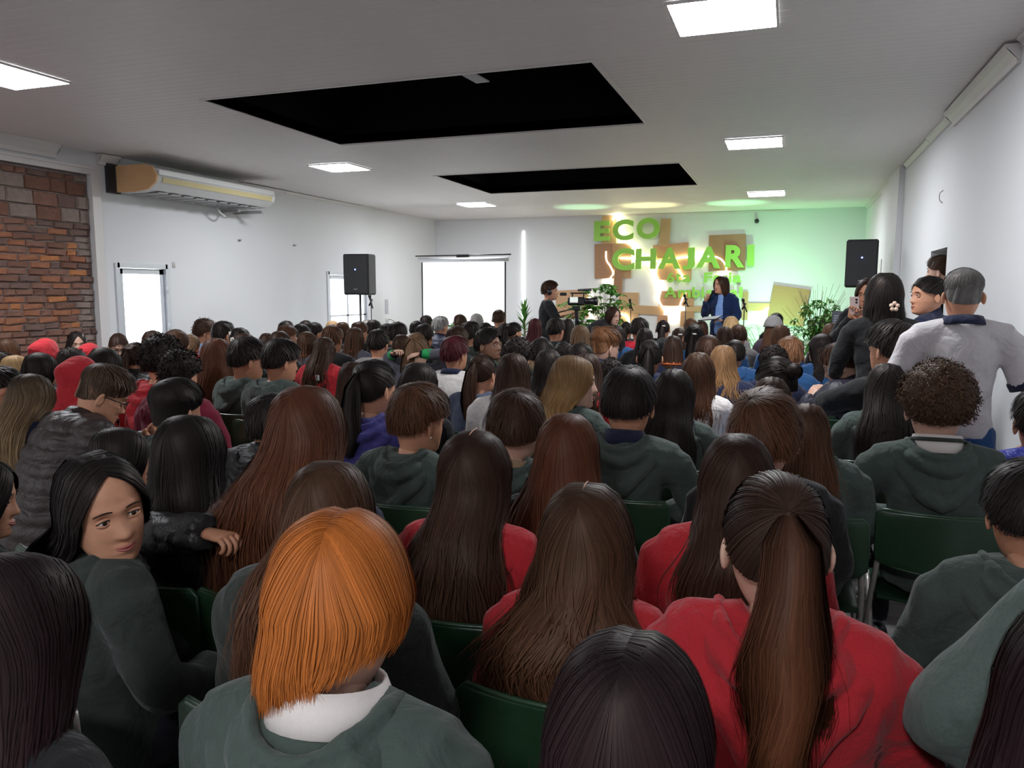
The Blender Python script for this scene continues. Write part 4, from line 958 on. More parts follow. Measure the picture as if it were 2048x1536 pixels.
# microphone stands
def micstand(px,py,Y,label,boom=0,z0=0,mic=True):
    p=at(px,py,Y); s=empty('microphone_stand',(p[0],p[1],z0)); tag(s,label,'mic stand','thin black microphone stands')
    h_=p[2]-z0; mb=MB(); tube(mb,[(0,0,.02),(0,0,h_-.08)],.008,8); obj('pole',mb.mesh('pole'),blk2,s); mb=MB(); tube(mb,[(0,0,0),(0,0,.02)],.14,18); obj('base',mb.mesh('base'),blk2,s)
    mb=MB(); tube(mb,[(-.035,.0,h_-.12),(.02,.0,h_-.02)],.014,8); obj('clip',mb.mesh('clip'),blk2,s)
    if mic:
        mb=MB(); tube(mb,smoothpath([(.045,-.03,h_-.16,.010),(.0,-.01,h_-.05,.013),(-.012,0,h_-.02,.018),(-.02,0,h_+.02,.020)],8)[:,:3],smoothpath([(.045,-.03,h_-.16,.010),(.0,-.01,h_-.05,.013),(-.012,0,h_-.02,.018),(-.02,0,h_+.02,.020)],8)[:,3],10); ell(mb,(-.022,0,h_+.03),(.026,.026,.03),10,8); obj('microphone',mb.mesh('microphone'),blk2,s)
micstand(742,596,10.6,'microphone on a stand right of the left loudspeaker')
micstand(1262,604,14.2,'microphone stand against the pale wood panel right of the bending woman',z0=.15)
micstand(1372,595,13.6,'microphone stand in the middle, left of the speaking woman',z0=.15)
micstand(1489,604,13.0,'microphone stand just right of the speaking woman',z0=.15)
# outlet with cable, dark monitor
p=at(752,608,13.9)
pw=empty('wall_outlet',(LX,12.1+2.3,1.02)); tag(pw,'white wall outlet with a thin black cable near the left corner','outlet')
mb=MB(); bbox(mb,.006,0,.28,.012,.13,.30,.004); obj('cover',mb,simple('outlet_grey',(.42,.42,.45),.5),pw); mb=MB(); bbox(mb,.01,0,0,.02,.10,.07,.004); obj('plate',mb,tr,pw)
mb=MB(); tube(mb,smoothpath([(.02,.01,0),(.06,.02,.01),(.10,.15,-.05),(.11,.22,-.35),(.10,.22,-.98)],18),.006,6); obj('cable',mb.mesh('cable'),blk2,pw)
a=at(1664,622,10.9);b=at(1702,663,10.9); mn=empty('monitor',((a[0]+b[0])/2,10.9,0)); tag(mn,'dark monitor showing a small white page beside the right leafy plant','monitor')
M=Matrix.Translation((0,0,(a[2]+b[2])/2))@Matrix.Rotation(-.12,4,'X')@Matrix.Rotation(math.radians(3),4,'Y'); W_=b[0]-a[0];H_=a[2]-b[2]
mb=MB(); bbox(mb,0,.02,0,W_,.03,H_,.006,M); obj('case',mb,blk2,mn); mb=MB(); bbox(mb,0,0,.02,W_*.94,.004,H_*.80,.001,M); obj('display',mb,simple('display_dark',(.03,.035,.045),.3,emit=.5),mn)
mb=MB(); bbox(mb,W_*.20,-.004,.05,W_*.32,.003,H_*.50,.001,M); obj('white_page',mb,simple('display_page',(.55,.62,.80),.4,emit=1.0),mn)
for k in range(5): mb=MB(); bbox(mb,-W_*.22,-.004,H_*(.25-.11*k),W_*.36,.003,H_*.035,.0005,M); obj('display_line',mb,simple('display_text',(.16,.18,.2),.4,emit=.5),mn)
mb=MB(); tube(mb,[(0,.05,.02),(0,.05,a[2]-.2)],.02,8); obj('stand',mb.mesh('stand'),blk2,mn); mb=MB(); tube(mb,[(0,.05,0),(0,.05,.02)],.2,18); obj('foot',mb.mesh('foot'),blk2,mn)
# plants
leafm=[simple('leaf_%d'%i,c,.4,noise=.25,scale=12) for i,c in enumerate([(.07,.26,.035),(.04,.17,.03),(.14,.34,.06),(.05,.22,.05)])]
def leaf(mb,b,d,L,w_,droop=.3,n=5,fold=.2):
    d=np.array(d,float);d/=np.linalg.norm(d); up=np.array([0,0,1.]); s=np.cross(d,up); s/=np.linalg.norm(s)+1e-9; nn=np.cross(s,d)
    t=np.linspace(0,1,n); c=np.array(b)+d*(t*L)[:,None]-up*(droop*L*t**2)[:,None]; wd=w_*np.sin(PI*np.clip(t*.92+.06,0,1))**.8
    A=c-s*wd[:,None]+nn*(fold*wd)[:,None]; B=c+s*wd[:,None]+nn*(fold*wd)[:,None]; V=np.stack([A,c,B,c-nn*.0015],1).reshape(-1,3); F=[]
    for i in range(n-1):
        k=i*4
        for j in range(4): F.append([k+j,k+(j+1)%4,k+4+(j+1)%4,k+4+j])
    mb.add(V,F)
potm=simple('pot_terracotta',(.10,.07,.06),.7)
def pot(p,rr=.15,h_=.28): mb=MB(); tube(mb,[(0,0,0),(0,0,.01),(0,0,h_-.03),(0,0,h_-.03),(0,0,h_)],[rr*.7,rr*.72,rr*.95,rr*1.05,rr*1.05],18); obj('pot',mb.mesh('pot'),potm,p)
r=random.Random(9)
def dracaena(loc,H,label):
    p=empty('potted_plant',loc); tag(p,label,'plant'); pot(p); mb=MB(); tube(mb,[(0,0,.2),(.01,0,H*.55),(0,0,H*.8)],[.022,.018,.012],8); obj('stem',mb.mesh('stem'),simple('bark',(.16,.11,.07),.8),p)
    for k in range(46):
        t=k/45; z=H*(.45+.42*t); a=k*2.4; el=.1+1.2*t**1.2; L=.30-.08*t
        mb=MB(); leaf(mb,(0,0,z),(math.cos(a)*math.cos(el),math.sin(a)*math.cos(el),math.sin(el)),L,.020,.35*(1-t),6); obj('leaf',mb,leafm[k%3 if k%3 else 0],p)
def bush(loc,R,H,n,ls,label,seed,kind=0,base=.45):
    rr=random.Random(seed); p=empty('potted_plant',loc); tag(p,label,'plant'); pot(p); mb=MB(); mf=[MB(),MB()]
    for k in range(n):
        a=rr.uniform(0,6.28); z=rr.uniform(base,1)*H; q=(1-((z/H-.72)/.5)**2); rad=R*max(.15,q)*rr.uniform(.3,1)
        tip=np.array([math.cos(a)*rad,math.sin(a)*rad,z]); P=smoothpath([(0,0,.25),(tip[0]*.25,tip[1]*.25,z*.6),tip],6); tube(mb,P,np.linspace(.006,.002,6),4)
        if kind==0:   # whorls of leaflets
            m=7
            for j in range(m):
                b=j*6.283/m+rr.uniform(0,1); leaf(mf[k%2],tip,(math.cos(b),math.sin(b),rr.uniform(-.35,.2)),ls*rr.uniform(.8,1.1),ls*.20,.3,4)
        else:
            for j in range(20):
                t=rr.uniform(.35,1); c=P[min(5,int(t*5))]; leaf(mf[k%2],c,(rr.uniform(-1,1),rr.uniform(-1,1),rr.uniform(-.5,.5)),ls*rr.uniform(.7,1.1),ls*.24,.4,4)
    obj('stem',mb.mesh('stem'),simple('bark',(.16,.11,.07),.8),p)
    for i,m in enumerate(mf): o=obj('foliage',m,leafm[(0,2)[i] if kind==0 else (2,0)[i]],p); o['kind']='stuff'
def palm(loc,H,label,seed):
    rr=random.Random(seed); p=empty('potted_plant',loc); tag(p,label,'plant'); pot(p)
    for k in range(13):
        a=k*2.4; el=rr.uniform(.7,1.3); L=H*.85; P=smoothpath([(0,0,.25),(math.cos(a)*L*.2,math.sin(a)*L*.2,L*.6),(math.cos(a)*L*.45,math.sin(a)*L*.45,L*.85),(math.cos(a)*L*.62,math.sin(a)*L*.62,L*.82)],12); mb=MB(); tube(mb,P,np.linspace(.006,.002,12),4)
        for i in range(4,12):
            d=P[i]-P[i-1]; s=np.cross(d,(0,0,1)); s/=np.linalg.norm(s)+1e-9
            for sg_ in(-1,1): leaf(mb,P[i],s*sg_+d/np.linalg.norm(d)*.6+np.array([0,0,.1]),.17*(1.1-abs(i-7)/9),.010,.4,4)
        obj('frond',mb,leafm[(0,2,3)[k%3]],p)
def broad(loc,label,seed):
    rr=random.Random(seed); p=empty('potted_plant',loc); tag(p,label,'plant'); pot(p)
    for k in range(9):
        a=k*2.4; el=rr.uniform(.5,1.2); h_=rr.uniform(.5,.8); tip=(math.cos(a)*.16,math.sin(a)*.16,.3+h_*.6); mb=MB(); tube(mb,smoothpath([(0,0,.25),(tip[0]*.4,tip[1]*.4,tip[2]*.7),tip],6),.006,5); leaf(mb,tip,(math.cos(a),math.sin(a),math.tan(el)*.6),.34,.075,.5,7); obj('leaf',mb,leafm[k%2],p)
def base(px,Y,z0=0): q=at(px,600,Y); return (q[0],q[1],z0)
dracaena(base(1049,12.2),1.50,'potted dracaena with sword-shaped leaves left of the cameraman')
bush(base(1155,13.5,.15),.42,1.30,60,.13,'leafy green potted plant right behind the video camera tripod',1)
bush(base(1212,13.8,.15),.45,1.62,75,.14,'taller leafy green potted plant behind the bending woman',2)
palm(base(1530,13.4,.15),1.25,'feathery potted palm between speaking woman and the grey cap',3)
broad(base(1568,12.4,.15),'broad-leaved potted plant behind the grey cap',4)
broad(base(1600,11.6,.15),'low dark-leaved potted plant left of the ficus',6)
bush(base(1638,13.0,.15),.62,1.62,100,.095,'tall potted ficus with small leaves left of the monitor',5,1)
dracaena(base(906,13.2),1.0,'small potted plant peeking below the screen by the grey-haired man')
PEOPLE="""
-6.212|4.721|1.236|0.91|M|brown|sweat|black|-8|0|person with short brown hair at the far left edge by bricks
-5.658|4.645|1.245|0.92|H|black|hoodie|red|-5|0|person wearing a red hood up, directly before the brick wall
-6.558|5.716|1.249|1.00|L|black|hoodie|black|-122|-30|smiling long-haired girl facing the camera before the bricks
-5.782|5.173|1.171|0.91|H|black|hoodie|red|0|0|person in a red hood just right of the smiling girl
-6.094|5.786|1.240|1.00|P|dkbrown|sweat|black|-130|-30|girl with glasses looking down beside the bright glass door
-5.105|4.407|1.192|0.97|C|black|sweat|black|-10|0|person with black curls below the smiling girl
-4.164|3.856|1.296|0.96|L|black|sweat|black|-10|0|person with long black hair below the girl with glasses
-4.565|4.489|1.257|0.94|P|dkbrown|puffer|black|-10|0|person with tied dark hair and black jacket near glass door
-5.661|5.773|1.268|1.00|L|dkbrown|sweat|black|-5|0|person with smooth brown hair against the glass door
-5.209|5.581|1.294|1.02|L|brown|hoodie|red|-15|0|person with brown hair just right of the glass door
-5.827|6.450|1.191|0.91|L|ltbrown|hoodie|red|-25|0|person with light brown hair and reddish top near glass door
-6.525|7.462|1.283|1.11|C|dkbrown|hoodie|ltblue|-45|0|curly-haired person with pale blue hood against the white wall
-5.923|7.055|1.285|1.13|S|black|sweat|black|-25|0|boy with short black hair beside the curly head by wall
-5.417|6.708|1.243|0.96|S|black|sweat|navy|-10|0|person with blue-black hair behind the white flower clip
-4.204|5.279|1.294|1.04|P|brown|sweat|black|-10|0|person with a white flower clip in brown hair
-3.531|3.659|1.349|0.98|C|black|hoodie|red|-5|0|person with messy black hair and a bright red hoodie
-3.152|3.401|1.296|0.91|C|black|hoodie|maroon|0|0|boy with tight black curls and both ears showing
-4.044|4.744|1.295|1.17|L|auburn|sweat|taupe|10|0|girl with swept auburn hair and a taupe sweater
-3.602|4.548|1.305|1.18|S|black|hoodie|green|-30|-10|boy with black hair and a large green hoodie turned right
-5.430|4.084|1.188|0.91|S|black|sweat|black|0|0|dark head cut by the left edge above the blonde
-4.961|3.826|1.203|0.91|L|blonde|hoodie|red|-5|0|blonde person in red near the left edge
-4.625|3.742|1.240|0.95|L|black|puffer|gray|-10|0|person with black hair and a shiny grey puffer jacket
-3.913|3.429|1.251|0.91|H|black|hoodie|red|-5|0|person with large red hood up behind the boy with glasses
-4.286|3.212|1.190|0.91|S|black|sweat|navy|-35|-10|boy in profile cut by the left edge
-3.468|2.758|1.246|1.01|L|hilite|hoodie|navy|0|0|girl with blond-streaked hair and a navy hoodie
-3.015|2.815|1.312|0.99|S|fade|puffer|brownblk|-40|-20|boy with black-rimmed glasses and a quilted dark puffer
-2.412|2.564|1.266|1.02|S|black|hoodie|dkgreen|-5|0|boy with cropped black hair behind the boy with glasses
-2.170|2.040|1.170|0.97|M|black|puffer|black|-42|-15|girl with a fringe and earring resting her arm rightwards
-1.771|1.939|1.258|1.06|L|black|sweat|gray|-5|0|girl with long black hair and a grey sweater
-1.947|2.575|1.219|0.91|S|black|puffer|black|-5|0|boy with black hair half hidden in a shiny puffer
-1.566|1.394|1.260|1.09|L|black|hoodie|dkgreen|-108|-25|girl looking back over her shoulder with long black hair
-2.037|1.446|1.200|0.91|M|black|sweat|black|-50|-10|girl with fringe whose cheek shows at the left edge
-1.142|0.847|1.237|1.04|L|plum|sweat|black|0|0|person with long dark plum hair in the bottom left corner
-1.345|1.959|1.368|1.06|L|auburn|vest|black|0|0|girl with straight auburn hair and a black quilted vest
-0.948|1.465|1.275|0.96|L|brown|hoodie|dkgreen|0|0|girl with brown hair behind the red-haired person
-0.651|1.033|1.308|1.10|M|ginger|hoodie|green|12|0|person with ginger bob, white collar and green hoodie
-0.827|2.012|1.251|1.12|L|dkbrown|hoodie|red|0|0|girl with parted dark brown hair and a red hoodie
-1.456|2.933|1.243|1.18|S|brown|hoodie|green|-25|-5|boy with brown bowl cut, earring and green hoodie
-1.874|3.283|1.311|1.07|P|black|hoodie|indigo|-20|0|girl with black ponytail and an indigo hoodie
-2.380|3.937|1.236|0.91|L|dkbrown|sweat|black|0|0|girl with long dark hair left of the black ponytail
-1.926|3.884|1.252|1.03|L|black|sweat|black|-30|0|girl with glossy black hair behind the bowl cut boy
-2.965|5.940|1.289|1.15|P|ltbrown|sweat|slate|0|0|girl tying her hair with both arms raised and green cuffs
-3.185|4.367|1.314|1.09|S|black|hoodie|green|-28|-5|boy with black hair and green hoodie, second from auburn girl
-3.648|5.568|1.261|0.94|L|dkbrown|hoodie|red|-5|0|girl in a red hoodie with a small tag on the back
-4.479|6.550|1.243|0.91|L|brown|sweat|slate|-35|0|person with brown hair and orange-trimmed grey jacket behind red hoodie
-4.307|5.881|1.283|0.91|M|dkbrown|sweat|black|-10|0|person with dark bob below the white wall, left of centre
-4.821|6.391|1.229|0.91|M|dkbrown|sweat|black|-10|0|person with small dark bob just left of a darker bob
-5.062|7.028|1.262|0.96|S|brown|sweat|black|-40|0|boy with fringe in profile near the left white wall
-5.910|8.188|1.247|0.93|S|black|sweat|black|-10|0|dark short head behind the boy with fringe
-5.214|7.522|1.255|1.02|S|black|sweat|black|-10|0|blue-black head left of the bright window
-5.456|8.131|1.238|0.95|S|black|sweat|black|-20|0|black round head just left of the bright window
-6.262|9.116|1.214|0.91|S|black|sweat|black|0|0|small black head peeking behind two heads by the window
-4.038|6.311|1.305|0.97|S|brown|sweat|black|-10|0|boy with brown hair and black top before the window
-5.813|9.100|1.234|0.97|M|blonde|sweat|gray|-5|0|fair head glowing in front of the bright window
-5.404|8.694|1.242|0.92|M|brown|sweat|black|-5|0|brown backlit head in front of the bright window
-4.430|7.365|1.253|1.00|L|brown|sweat|slate|-5|0|girl with long brown hair and orange-trimmed grey jacket
-4.809|8.099|1.262|0.94|S|brown|sweat|black|-15|0|brown short head under the left loudspeaker stand
-5.571|9.600|1.220|0.91|S|gray|sweat|black|-15|0|grey-haired head behind others near the microphone stand
-4.955|8.701|1.261|0.99|S|black|sweat|black|-5|0|black short head right of the microphone stand
-3.441|6.119|1.288|0.98|S|black|sweat|ltgray|-5|0|boy with black hair and light grey tee
-4.368|7.979|1.250|0.98|S|black|sweat|black|-15|0|black short head behind the light grey tee boy
-4.008|7.546|1.290|1.06|S|black|sweat|black|-5|0|person with shiny black hair and black jacket
-3.523|6.721|1.224|0.91|M|dkbrown|sweat|black|0|0|dark head hidden behind the raised hands
-5.044|10.405|1.265|0.99|S|black|sweat|black|0|0|tall black head at the left edge of the screen
-4.341|8.684|1.253|0.92|S|black|sweat|black|0|0|black head just left of the screen's lower corner
-3.578|7.331|1.284|0.98|S|black|sweat|black|-10|0|wavy black head below the screen's left corner
-4.462|9.640|1.282|1.10|S|gray|puffer|navy|-15|0|grey-haired man in a navy quilted jacket
-3.128|7.161|1.274|1.05|S|dkbrown|sweat|dkgreen|-15|0|boy with dark hair right of the grey-haired man
-4.764|11.024|1.265|1.10|S|dkbrown|sweat|black|0|0|short dark head centred on the projector screen
-3.357|8.050|1.286|1.09|S|black|sweat|dkgreen|-20|0|boy with black hair below the bald man
-4.370|10.733|1.308|1.18|X|gray|sweat|navy|-10|0|balding grey man before the projector screen
-3.418|8.680|1.249|0.95|S|black|sweat|black|0|0|black head just right of the bald man
-4.658|12.435|1.301|1.18|S|dkbrown|sweat|black|-5|0|tall boy in black at the right edge of the screen
-3.395|9.283|1.238|0.95|L|black|sweat|black|0|0|girl with long black hair below the screen's right edge
-2.985|8.465|1.276|0.92|P|black|sweat|tan|-40|0|girl with black bun in profile left of the tall plant
-2.586|6.603|1.286|1.13|S|black|hoodie|dkgreen|-98|-35|boy turning round with surprised open mouth
-2.468|5.600|1.273|1.04|S|burgundy|polo|white|-20|0|boy with burgundy hair and a white shirt
-1.785|4.472|1.250|0.97|P|dkbrown|sweat|bluegray|-10|0|girl with low brown ponytail and a blue-grey jacket
-1.877|5.401|1.279|1.01|C|black|sweat|black|0|0|person with black curls right of the turning boy
-1.436|4.073|1.305|0.93|L|dkbrown|sweat|white|5|0|girl with long straight dark hair and a white jacket
-1.876|6.018|1.250|1.01|S|black|sweat|black|0|0|round black head right of the black curls
-3.287|10.192|1.266|1.00|L|burgundy|sweat|ltgray|0|0|girl with reddish dark hair before the cameraman
-2.745|9.391|1.288|1.14|S|black|sweat|black|-15|0|boy in black with black hair below the cameraman
-2.705|9.790|1.287|0.91|L|black|sweat|black|0|0|long black-haired head under the camera tripod
-2.070|8.012|1.292|1.13|L|ltbrown|sweat|black|0|0|girl with light brown hair below the bending woman
-1.527|5.049|1.250|1.03|L|black|sweat|black|0|0|girl with long black hair left of the blond-tipped girl
-1.859|6.605|1.175|0.97|C|black|sweat|black|0|0|black curly head behind the blond-tipped girl
-1.457|5.647|1.240|0.98|S|black|sweat|black|0|0|black head with small clip behind the blond-tipped girl
-2.102|8.935|1.224|0.91|S|brown|sweat|black|0|0|small brown head behind the ginger fade
-1.437|6.419|1.324|1.17|S|redbrown|puffer|navy|-45|-10|boy with ginger fade haircut in a navy jacket
-1.784|8.494|1.266|0.97|L|black|sweat|blue|0|0|girl with long black hair right of the ginger fade
-1.996|10.103|1.234|0.91|P|black|sweat|black|0|0|small dark head right of the bending woman
-1.724|9.608|1.301|1.12|S|black|sweat|brightred|-20|0|man with glasses and a bright red vest
-1.105|4.448|1.284|0.91|L|dkbrown|hoodie|red|0|0|girl with dark hair hidden behind the blond-tipped girl
-1.025|3.834|1.317|1.08|L|ombre|hoodie|green|-72|-15|girl with blond-tipped hair in profile facing right
-1.089|5.015|1.179|0.91|C|black|sweat|black|0|0|curly black head between blond-tipped girl and black-haired boy
-0.641|3.322|1.310|1.18|S|black|hoodie|green|0|0|boy with black hair, navy collar and green hoodie
-1.016|2.913|1.239|1.18|S|dkbrown|hoodie|green|0|0|boy with dark brown hair and beige collar
-0.693|2.547|1.235|1.18|L|auburn|sweat|black|-5|0|girl with long auburn hair and a black jacket
-0.424|1.720|1.199|1.13|W|brown|hoodie|red|0|0|girl with long wavy brown hair and red hoodie
-0.165|0.911|1.236|1.03|M|plum|sweat|black|0|0|dark plum bob at the bottom centre of the picture
-0.006|1.537|1.299|1.02|P|auburnp|hoodie|red|12|0|girl with long auburn ponytail and a red hoodie
-0.112|2.164|1.261|1.06|L|dkbrown|hoodie|red|0|0|girl with smooth dark hair left of the auburn ponytail
-1.522|10.154|1.266|0.99|P|black|sweat|black|0|0|person with black bun and white clip before the backdrop
-1.109|8.608|1.250|1.01|L|dkbrown|sweat|blue|0|0|girl with dark hair left of the silver hair clip
-0.900|8.072|1.308|1.05|P|black|sweat|blue|0|0|girl with a silver clip in blue-black hair
-1.227|10.633|1.259|0.98|S|brown|sweat|black|0|0|brown head behind the silver hair clip
-1.143|11.235|1.225|0.95|M|dkbrown|sweat|black|0|0|dark bob just left of the speaking woman
-1.408|8.121|1.261|0.97|L|black|sweat|black|0|0|girl with black hair below the bright red vest
-0.925|6.768|1.266|0.91|L|dkbrown|sweat|navy|0|0|dark-haired person with orange trim beside the black hood
-1.095|7.333|1.194|0.91|H|black|hoodie|black|0|0|person with a black hood up
-0.977|5.890|1.270|1.02|P|black|sweat|navy|0|0|girl with black ponytail left of the black hood
-0.574|6.199|1.288|0.98|S|dkbrown|sweat|navy|0|0|dark short head left of the honey-brown hair
-0.727|10.997|1.301|1.10|M|blonde|sweat|ltgray|0|0|blonde bob in front of the speaking woman
-0.629|8.554|1.272|1.02|L|dkbrown|sweat|blue|0|0|dark-haired head below the blonde bob
-0.520|9.160|1.253|1.04|S|dkbrown|sweat|gray|0|0|person with short dark hair and grey jacket
-0.415|5.564|1.272|0.93|W|honey|sweat|navy|0|0|girl with wavy honey-brown hair
-0.505|4.842|1.274|1.05|L|brown|sweat|white|0|0|girl with brown hair and a white sweatshirt
-0.412|6.769|1.218|0.91|S|black|hoodie|blue|0|0|person in blue hoodie behind the honey-brown hair
-0.523|3.913|1.263|1.10|L|black|hoodie|green|-5|0|girl with long black hair and green hoodie, right of centre
-0.175|13.082|1.284|1.11|S|black|sweat|black|0|0|blue-black head behind the grey cap
-0.183|11.011|1.295|1.18|G|brown|sweat|orange|10|0|person with grey cap and orange-navy jacket
-0.063|8.882|1.289|1.15|L|brown|sweat|blue|0|0|girl with glossy brown hair below the grey cap
0.026|6.581|1.272|1.16|S|redbrown|sweat|blue|-5|0|boy with short reddish-brown hair and blue top
-0.087|5.989|1.223|0.95|C|black|sweat|navy|0|0|frizzy black head left of the reddish-brown hair
-0.059|4.533|1.285|1.12|B|black|sweat|ltblue|45|0|girl with slick black hair and a clipped bun
-0.058|3.898|1.242|1.03|L|dkbrown|hoodie|maroon|0|0|girl with dark hair and a maroon hoodie
-0.058|2.762|1.290|1.13|S|brown|hoodie|black|5|0|boy with messy brown hair and a black jacket
0.594|13.419|1.299|1.18|L|black|sweat|black|10|0|girl with black hair left of the laptop
0.474|9.739|1.274|1.05|L|brown|sweat|black|10|0|girl with brown hair below the laptop
0.292|7.335|1.274|1.05|L|black|sweat|blue|55|0|girl with long black hair turned left, blue top
0.316|5.724|1.310|1.05|S|dkbrown|puffer|nightpuff|80|35|boy leaning forward in profile in a quilted dark puffer
0.549|4.769|1.474|1.01|S|black|sweat|black|38|15|boy with black hair and black sweatshirt leaning on his arms
0.495|4.405|1.281|1.09|L|black|hoodie|green|0|0|girl with long straight black hair beside the curly boy
0.585|3.512|1.331|1.18|C|curlbrown|hoodie|green|0|0|boy with curly brown hair and white polo collar
0.577|2.174|1.233|0.98|S|black|hoodie|green|0|0|person whose ear and teal-green hood show at right edge
0.472|1.451|1.487|0.91|M|black|hoodie|sage|0|0|person in a pale green hoodie leaning in from the right edge
0.355|1.063|1.285|0.91|L|plum|sweat|black|0|0|person whose dark plum hair fills the bottom right corner
1.004|3.674|1.259|1.18|S|black|puffer|royal|0|0|person in a royal blue puffer cut by the right edge
0.095|3.326|1.199|0.94|L|brown|hoodie|green|0|0|girl with long brown hair partly behind the messy-haired boy
"""
J_ARM=J_sit(elR=(.33,.02,.80),wrR=(.50,.13,.84),haR=(.58,.16,.85),shR=(.19,.0,.93))
J_RAISE=J_sit(elR=(.40,-.06,1.12),wrR=(.12,-.13,1.13),haR=(.03,-.155,1.12),elL=(-.30,.12,1.06),wrL=(-.14,-.10,1.12),haL=(-.07,-.155,1.16),shR=(.18,-.01,.97),shL=(-.18,-.01,.97))
J_CROSS=J_sit(.20,elR=(.30,.16,.86),elL=(-.30,.16,.86),wrR=(-.02,.34,.82),wrL=(.02,.36,.78),haR=(-.12,.35,.83),haL=(.10,.35,.79))
J_FWD=J_sit(.42,elL=(-.24,.40,.68),elR=(.24,.40,.68),wrL=(-.08,.52,.82),wrR=(.08,.52,.80),haL=(-.02,.53,.90),haR=(.03,.53,.88))
J_LEANR=J_sit(0,neck=(.10,.02,.99),sp3=(.07,-.01,.91),sp2=(.03,-.03,.80),shR=(.255,.0,.875),shL=(-.085,-.01,.965),elR=(.36,.10,.66),elL=(-.19,.02,.76))
J_WIDE=J_sit(shL=(-.215,-.02,.925),shR=(.215,-.02,.925),elL=(-.30,.08,.70),elR=(.30,.08,.70))
EX=[('smiling',dict(face=True,skin=4)),('girl with glasses',dict(face=True,glasses=True,pitch=22,skin=4)),
('girl looking back over',dict(face=True,skin=0,pitch=8,roll=10,lod=0,garhi=True,o=dict(pm=2.15,fall=.44,n=1.1))),
('surprised open mouth',dict(face=True,om=True,skin=3,pitch=-4,lod=1)),('blond-tipped hair in profile',dict(face=True,skin=4,lod=0,pitch=2,o=dict(pm=2.2,fall=.30,w=(.088,.10,.125,.12)))),
('girl with a fringe',dict(face=True,pose='armout',J=J_ARM,curl=1.3,skin=1,lod=0,o=dict(fall=.07))),('cheek shows',dict(face=True,skin=0)),
('black-rimmed glasses',dict(face=True,glasses=True,pitch=28,pose='fwd',J=J_FWD,skin=0,lod=0)),('boy leaning forward',dict(face=True,pitch=24,pose='fwd',J=J_FWD,skin=4)),
('leaning on his arms',dict(face=True,pose='cross',J=J_CROSS,skin=0,pitch=2,garhi=True)),('bowl cut, earring',dict(face=True,skin=0,lod=0,pitch=6,o=dict(vol=1.15),pose='wide',J=J_WIDE)),
('ginger fade haircut',dict(face=True,skin=4,lod=1,o=dict(fade=1,vol=1.3))),('both arms raised',dict(pose='raise',J=J_RAISE,skin=4,lod=1,garhi=True,curl=.9,o=dict(tail=.30))),
('pale green hoodie leaning',dict(pose='leanr',J=J_LEANR,garhi=True,lean=10,lod=0)),('clipped bun',dict(face=True,skin=4,lod=1)),
('cropped black hair',dict(o=dict(fade=1,mess=.5),lod=0,skin=2)),('auburn ponytail and a red',dict(skin=4,o=dict(tail=.45,tailw=.052,wave=1.6,mess=1.4,n=1.3))),
('ginger bob',dict(skin=4,pitch=8,o=dict(fall=.088,w=(.094,.104,.088,.08),curl=.014,n=1.5,rw=.9,asym=.55,sway=.022))),
('straight auburn',dict(o=dict(fall=.46,w=(.092,.118,.165,.17),n=1.3),garhi=True)),('long auburn hair',dict(o=dict(fall=.40,w=(.090,.112,.145,.15)))),
('bottom centre',dict(o=dict(fall=.20,n=1.5),pitch=10)),('long dark plum',dict(o=dict(n=1.2,fall=.45,w=(.092,.118,.15,.15)))),('bottom right corner',dict(o=dict(n=1.2,fall=.45,w=(.092,.118,.15,.15)))),
('curly brown hair and white polo',dict(skin=4,lod=0,o=dict(vol=1.15),pose='wide',J=J_WIDE)),('parted dark brown',dict(o=dict(fall=.38,part=.1,n=1.2))),('long wavy brown',dict(o=dict(part=-.1,n=1.5,mess=1.7,wave=1.25,fall=.44))),
('messy brown',dict(lod=0,skin=4,o=dict(mess=1.9,vol=1.2,side=-4))),('honey-brown hair',dict(lod=1)),('navy collar and green',dict(lod=0,skin=0,pitch=6,o=dict(mess=1.2),pose='wide',J=J_WIDE)),
('beige collar',dict(skin=4,lod=0,pitch=4)),('grey sweater',dict(o=dict(n=1.2,fall=.40,w=(.09,.108,.135,.13),wave=1.6)))]
EXTRA={}
NOCHAIR=set()
